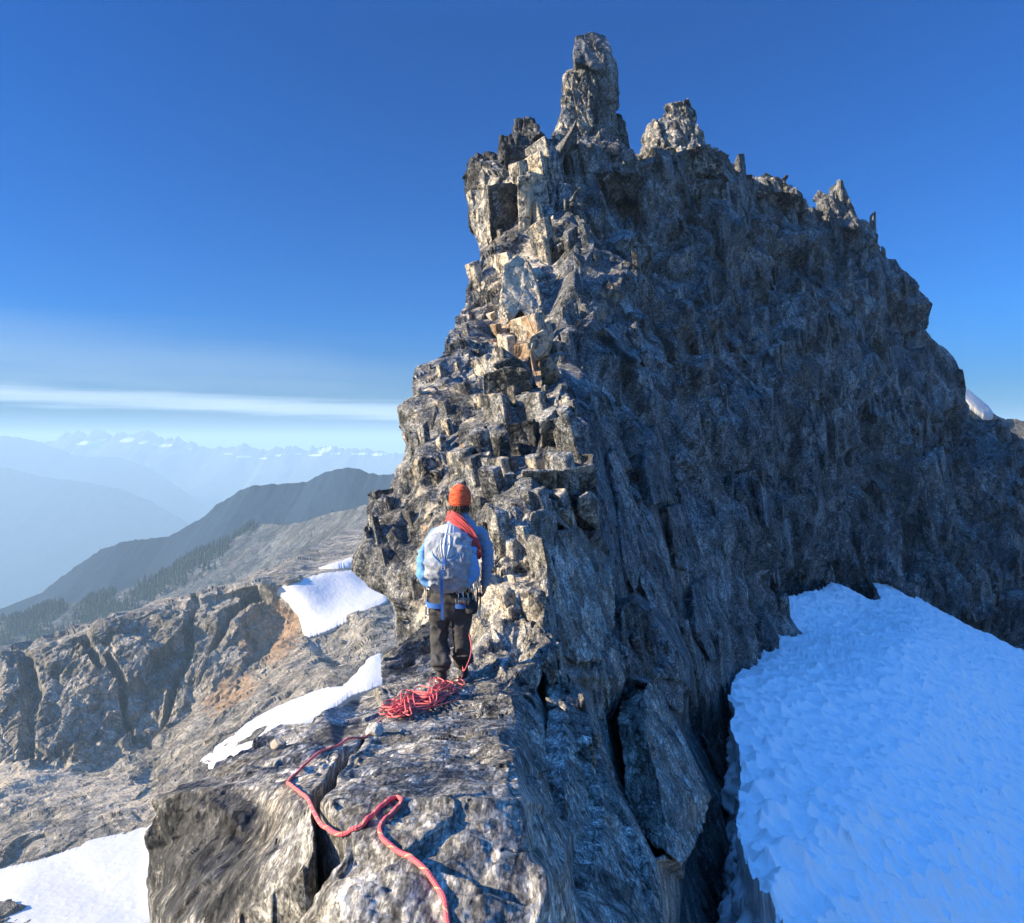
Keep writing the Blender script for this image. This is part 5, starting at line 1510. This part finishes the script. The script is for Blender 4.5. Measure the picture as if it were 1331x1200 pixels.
# ------------------------------------------------------------------ backpack
pk = empty('backpack', o0 + Vector((Lx(585), -.2, Lz(758))), 'pale grey and blue alpine backpack worn on his back', 'backpack')
def PK(x, y, z): return (x - Lx(585), y + .2, z - Lz(758))
def ring(pxl, pxr, py, y0, y1):
    x0, x1 = Lx(pxl), Lx(pxr)
    c = PK((x0 + x1) / 2, (y0 + y1) / 2, Lz(py))
    return (*c, (x1 - x0) / 2, (y1 - y0) / 2)
PB = Soup()
loft(PB, fine([ring(572, 600, 762, -.24, -.12), ring(564, 607, 757, -.30, -.11), ring(557, 612, 745, -.355, -.11), ring(555, 615, 728, -.375, -.11), ring(556, 616, 712, -.365, -.11), ring(559, 614, 700, -.33, -.11), ring(565, 608, 690, -.28, -.11)], 6), p=2.6, k=48)
def pf(c):
    return .017 * (1 - 2 * np.abs(vnoise(c @ np.array([[9, 0, 6], [0, 9, 0], [-5, 0, 15.]]), 221))) + .012 * fbm(c * 16, 3, 223) + .004 * fbm(c * 45, 2, 225)
fuse(PB, 'pack_body', M_packgrey, .008, pk, 2, pf)
# gathered collar: folds run to the buckle at the middle of the back
CL = Soup()
n_, m_ = 70, 130
u = np.linspace(0, 1, n_)[:, None]; a = np.linspace(-1, 1, m_)[None]
bx, bz = Lx(581.5), Lz(727)
topx = Lx(584) + a * (Lx(613) - Lx(557)) / 2
topz = Lz(699) + (Lz(680) - Lz(700)) * (1 - np.abs(a) ** 2.2)
X = bx + (topx - bx) * u ** .75 * (1 + .0 * a)
Z_ = bz + (topz - bz) * u
Yb = -.375 - .022 * np.sin(u * math.pi) + (.20 * u ** 2.4) + .09 * np.abs(a) ** 2 * u + .0 * a
Yb = Yb - .013 * (1 - np.abs(np.sin(a * 15 + 2.2 * vnoise(np.stack([a * 3 + 0 * u, u * 2 + 0 * a, 0 * a * u], -1), 4)))) * (0.3 + u * (1 - u) * 3)
G3 = np.stack([X - Lx(585), Yb + .2 + 0 * a, Z_ - Lz(758)], -1)
CL.grid(G3)
CL.grid(G3 + np.array([0, .05, -.004]), flip=True)
CL.build('pack_collar', M_packlight, pk, smooth=True)
for pts_, nm in (([(553, 722), (556, 742), (564, 757)], 'l'), ([(617, 716), (616, 738), (607, 756)], 'r')):
    s_ = Soup(); sg = -1 if nm == 'l' else 1
    loft(s_, fine([ring(pts_[2][0] - 7, pts_[2][0] + 7, 757, -.25, -.10), ring(pts_[1][0] - 9 - 1 * sg, pts_[1][0] + 7 - 1 * sg, 742, -.30, -.10), ring(pts_[0][0] - 8 - 3 * sg, pts_[0][0] + 7 - 3 * sg, 725, -.31, -.10), ring(pts_[0][0] - 6 - 3 * sg, pts_[0][0] + 5 - 3 * sg, 706, -.26, -.10)], 5), p=2.2)
    fuse(s_, 'side_panel', M_packblue, .008, pk, 2, pf)
st_ = Soup()
def strap(S, pts_, w, wdir=(1, 0, 0), th=.003):
    P_ = catmull(pts_, 6); wd = np.array(wdir, float) * w / 2
    nn_ = np.array([0, -1, 0.0]) * th
    S.grid(np.stack([P_ - wd, P_ - wd + nn_, P_ + wd + nn_, P_ + wd, P_ - wd], 0))
strap(st_, [PK(Lx(584), -.20, Lz(683)), PK(Lx(583), -.345, Lz(705)), PK(Lx(581.5), -.412, Lz(727)), PK(Lx(580), -.408, Lz(742)), PK(Lx(579), -.36, Lz(757)), PK(Lx(579), -.33, Lz(772)), PK(Lx(579.5), -.325, Lz(794))], .024)
st_.build('centre_strap', M_web, pk)
bk_ = Soup()
for q in (-1, 1): tube(bk_, [PK(bx + q * .014, -.42, bz - .02), PK(bx + q * .014, -.42, bz + .02)], .0035, 6)
for q in (-1, 0, 1): tube(bk_, [PK(bx - .016, -.422, bz + q * .018), PK(bx + .016, -.422, bz + q * .018)], .003, 6)
bk_.build('buckle', M_pale, pk)
for sd in (-1, 1):
    s_ = Soup()
    sx0 = Lx(598) + sd * .075
    strap(s_, [PK(sx0, -.13, Lz(690)), PK(sx0 + sd * .012, -.03, Lz(682)), PK(sx0 + sd * .02, .09, Lz(690)), PK(sx0 + sd * .03, .15, Lz(712)), PK(sx0 + sd * .08, .06, Lz(745)), PK(sx0 + sd * .07, -.10, Lz(752))], .05, (1, 0, .2), .01)
    s_.build('shoulder_strap', M_packblue, pk)
    s_ = Soup()
    strap(s_, [PK(Lx(585) + sd * .155, -.33, Lz(708)), PK(Lx(583) + sd * .09, -.385, Lz(716)), PK(Lx(581.5) + sd * .01, -.408, Lz(725))], .012, (0, 0, 1))
    s_.build('compression_strap', M_packblue, pk)

# ------------------------------------------------------------------ rope coil round neck and shoulder
RC = Soup()
cen = np.array([(-.082 + Lx(599), .01, Lz(672)), (Lx(588), -.085, Lz(670)), (Lx(599), -.125, Lz(677)), (Lx(610), -.150, Lz(688)), (Lx(617), -.150, Lz(701)), (Lx(620), -.10, Lz(715)), (Lx(619), -.01, Lz(724)), (Lx(614), .11, Lz(720)), (Lx(604), .155, Lz(700)), (Lx(592), .125, Lz(684)), (Lx(581), .07, Lz(674))])
rg = np.random.RandomState(12)
for i in range(18):
    q = (i % 9) / 8 - .5; lay = i // 9
    side_ = np.stack([0.30 * np.ones(len(cen)), 0 * cen[:, 0], 1.0 * np.ones(len(cen))], -1)
    side_[3:7] = [(1.0, 0, .35)] * 4; side_[2] = (.7, 0, .8)
    side_[0] = (.35, 0, .9)
    outw = cen - cen.mean(0); outw /= np.linalg.norm(outw, axis=1, keepdims=True)
    P_ = cen + side_ * (q * .078) + outw * (lay * .010) + rg.randn(*cen.shape) * .0035
    P_[6] += (0, 0, -abs(rg.randn()) * .02)
    tube(RC, catmull(P_, 7, closed=True) + np.array(o0), .0052, 7, closed=True)
rc = RC.build('rope_coil', M_rope2, smooth=True)
tag(rc, 'thick coil of red rope slung round his neck and right shoulder', 'rope coil')

# ------------------------------------------------------------------ gear on the harness
def carab(S, c, h=.10, w=.058, r=.0052, ang=0.0, yaw=0.0, mi=0):
    pts_ = [(-.5, -.25), (-.5, .15), (-.42, .38), (-.15, .5), (.2, .5), (.42, .36), (.36, .1), (.28, -.25), (.15, -.45), (-.15, -.5), (-.4, -.42)]
    P_ = catmull([(x * w, 0, z * h) for x, z in pts_], 5, closed=True)
    ca, sa = math.cos(ang), math.sin(ang)
    P_ = np.stack([P_[:, 0] * ca - P_[:, 2] * sa, P_[:, 1], P_[:, 0] * sa + P_[:, 2] * ca], -1)
    cy_, sy_ = math.cos(yaw), math.sin(yaw)
    P_ = np.stack([P_[:, 0] * cy_ - P_[:, 1] * sy_, P_[:, 0] * sy_ + P_[:, 1] * cy_, P_[:, 2]], -1)
    tube(S, P_ + np.array(c), r, 7, closed=True, mi=mi)
def at(px, py, y): return o0 + Vector((Lx(px), y, Lz(py)))
def quickdraw(px, py, y, lab, msl, mm, yaw, length=.11):
    e = empty('quickdraw', at(px, py, y), lab, 'quickdraw', 'quickdraws racked on the harness')
    a = Soup(); carab(a, (0, 0, 0), .095, .052, .0048, .1, yaw); a.build('carabiner', mm, e)
    b_ = Soup(); strap(b_, [(0, 0, -.035), (.002, -.003, -.035 - length / 2), (.0, 0, -.035 - length)], .013); b_.build('sling', msl, e)
    c = Soup(); carab(c, (.0, 0, -.07 - length), .095, .052, .0048, math.pi + .15, yaw + .3); c.build('carabiner', mm, e)
    return e
quickdraw(554, 757, -.04, 'quickdraw with long pale sling, hanging lowest on his left hip', M_slingp, M_metal, 1.1, .20)
quickdraw(557, 759, -.07, 'short quickdraw with dark sling on his left hip', M_sling, M_metal, .6, .15)
quickdraw(621, 757, -.05, 'quickdraw with dark sling at the outer edge of his right hip rack', M_sling, M_metal, 1.0, .19)
quickdraw(624, 762, .0, 'quickdraw closest to his right hand', M_sling, M_metal, 1.5, .17)
quickdraw(615, 760, -.10, 'quickdraw whose bottom carabiner is large and pale, on his right hip', M_slingp, M_pale, .3, .13)
def cam_unit(px, py, y, lab, mm, s=1.0):
    e = empty('climbing_cam', at(px, py, y), lab, 'climbing cam', 'camming devices on the harness')
    a = Soup(); carab(a, (0, 0, 0), .08, .048, .0045, .2, .8); a.build('carabiner', mm, e)
    b_ = Soup(); tube(b_, catmull([(0, 0, -.03), (.006, -.004, -.06), (.0, 0, -.10)], 5), .0045, 7); tube(b_, [(-.022, 0, -.085), (.022, 0, -.085)], .004, 6); b_.build('stem', M_metal, e)
    for i, q in enumerate((-.02, -.007, .007, .02)):
        c = Soup(); th = np.linspace(0, 2 * math.pi, 22, endpoint=False)
        rr_ = .020 * s * (1 + .35 * np.cos(th + (0 if i % 2 else math.pi)))
        o_ = np.stack([np.full(22, q), rr_ * np.cos(th), -.108 + rr_ * np.sin(th)], -1)
        V = np.concatenate([o_ + (-.003, 0, 0), o_ + (.003, 0, 0), [[q - .003, 0, -.108]], [[q + .003, 0, -.108]]])
        Q = [(j, (j + 1) % 22, 22 + (j + 1) % 22, 22 + j) for j in range(22)] + [((j + 1) % 22, j, 44, 44) for j in range(22)] + [(22 + j, 22 + (j + 1) % 22, 45, 45) for j in range(22)]
        c.tris(V, np.array(Q)); c.build('lobe', mm if i % 2 else M_pale, e, smooth=False)
cam_unit(597, 761, -.17, 'camming device nearest the blue hanging strap', M_metal, 1.25)
cam_unit(603, 760, -.17, 'silver camming device in the middle of the right hip rack', M_pale, 1.3)
cam_unit(609, 762, -.15, 'gold camming device low on the right hip rack', M_gold, 1.25)
def loose_carabiner(px, py, y, lab, mm, h, ang, yaw):
    S = Soup(); carab(S, (0, 0, 0), h, h * .58, .0055, ang, yaw)
    o = S.build('carabiner', mm, smooth=True); o.location = at(px, py, y)
    tag(o, lab, 'carabiner', 'single carabiners on the harness')
loose_carabiner(600, 757, -.19, 'steel carabiner on the belt beside the hanging strap', M_metal, .10, .2, .4)
loose_carabiner(607, 755, -.18, 'steel carabiner on the belt over the camming devices', M_metal, .11, -.3, .3)
loose_carabiner(613, 757, -.15, 'steel carabiner on the belt beside the dark pouch', M_metal, .10, .5, .9)
loose_carabiner(618, 756, -.10, 'steel carabiner on the belt under the rope coil', M_metal, .11, .0, .6)
ps = Soup()
loft(ps, fine([(0, 0, -.075, .03, .03), (0, 0, -.06, .05, .045), (0, 0, -.02, .054, .048), (0, 0, .03, .046, .042), (0, 0, .05, .03, .03)], 4))
po = fuse(ps, 'pouch', simple('pouch_black', (.018, .018, .02), .8), .006, None, 2, lambda c: .004 * fbm(c * 30, 3, 5))
po.location = at(614, 783, -.13)
tag(po, 'small black pouch hanging at his right hip below the belt', 'pouch')
lp = Soup(); tube(lp, catmull([(0, 0, .045), (.004, 0, .08), (0, .02, .11)], 5), .004, 6); lp.build('hanging_loop', M_belt, po)
sl = Soup()
tube(sl, [np.array(v) for v in catmull([at(621, 722, -.08), at(624, 740, -.09), at(627, 758, -.05), at(625, 775, -.03)], 6)], .0035, 6)
tube(sl, [np.array(v) for v in catmull([at(618, 722, -.09), at(620, 742, -.11), at(622, 758, -.08), at(621, 772, -.06)], 6)], .0035, 6)
tag(sl.build('sling', M_sling, smooth=True), 'thin dark sling from the rope coil down to the right hip', 'sling')

# ------------------------------------------------------------------ loose rocks
def boulder(name, c, dims, seed, matr, lab=None, cat='boulder', group=None, sizes=(.6, .28), sub=5, sink=.25):
    bm = bmesh.new(); bmesh.ops.create_icosphere(bm, subdivisions=sub, radius=1.0)
    V = np.array([v.co[:] for v in bm.verts]); Fc = np.array([[v.index for v in f.verts] for f in bm.faces]); bm.free()
    rr_ = np.random.RandomState(seed)
    # cut flat faces
    for i in range(11):
        n = rr_.randn(3); n /= np.linalg.norm(n); d = .62 + .25 * rr_.rand()
        s_ = V @ n; V = np.where((s_ > d)[:, None], V - n * (s_ - d)[:, None] * .92, V)
    m = max(dims)
    V = V * np.array(dims) / 2
    r = np.linalg.norm(V, axis=1, keepdims=True)
    for i, sz in enumerate(sizes):
        V = V + V / (r + 1e-9) * facet(V + np.array(c) * 0 + seed, sz * m * .5, np.eye(3), seed + i, .10, .2, .03)[:, None] * .6
    V = V + (V / (r + 1e-9)) * (.02 * m * fbm(V / m * 9 + seed, 4, seed))[:, None]
    S = Soup(); S.tris(V, Fc)
    o = S.build(name, matr, smooth=False, attr=False)
    o.location = Vector(c) + Vector((0, 0, dims[2] * (.5 - sink)))
    o.rotation_euler = (rr_.uniform(-.2, .2), rr_.uniform(-.2, .2), rr_.uniform(0, 3))
    if lab: tag(o, lab, cat, group)
    return o
hp = on_hill
def flat(w): return .32 if w > 20 else .5
def bsz(p, px): return p.y / F * px
for (x, y, w, lab, sd) in [(380, 756, 36, 'rounded tan boulder at the top edge of the large snow patch', 3), (346, 760, 20, 'grey boulder left of the tan one on the cliff rim', 4), (445, 835, 11, 'small pale boulder on the scree under the large snow patch', 5), (333, 866, 14, 'blue-grey boulder on the brown scree', 6), (212, 1006, 22, 'pale flat boulder above the corner snowfield', 7), (372, 905, 12, 'pale block on the scree beside the narrow snow strip', 8), (300, 952, 10, 'small pale block on the scree left of the narrow snow strip', 9)]:
    p = hp(x, y); s_ = bsz(p, w)
    boulder('boulder', p, (s_, s_ * .8, s_ * flat(w)), sd, M_side, lab, sizes=(.6, .3), sub=4, sink=.35)
p = on_slab(362, 972); boulder('stone', p, (.085, .06, .045), 21, simple('stone_tan', (.40, .33, .24), .85, noise=(60, .2, (.25, .21, .16)), bump=(80, .5, .004)), 'small tan stone lying on the dark left part of the slab', 'stone', sub=4)
p = on_slab(488, 956); boulder('stone', p, (.11, .09, .075), 22, simple('stone_white', (.52, .48, .40), .85, noise=(50, .2, (.30, .28, .24)), bump=(80, .5, .004)), 'pale stone between the rope pile and the crevice', 'stone', sub=4)
v = PT(866, 1130, 8.6); boulder('boulder', v, (.55, .5, .45), 31, M_ridge, 'dark boulder wedged at the bottom of the moat beside the snow wall', sub=5)
v = PT(822, 985, 11.2); boulder('boulder', v, (.45, .4, .9), 33, M_ridge, 'dark block stuck in the black hole below the leaning slab', sub=5)
v = PT(845, 1085, 8.0); boulder('boulder', v, (.4, .35, .5), 35, M_ridge, 'small dark block under the foot of the leaning slab', sub=4)
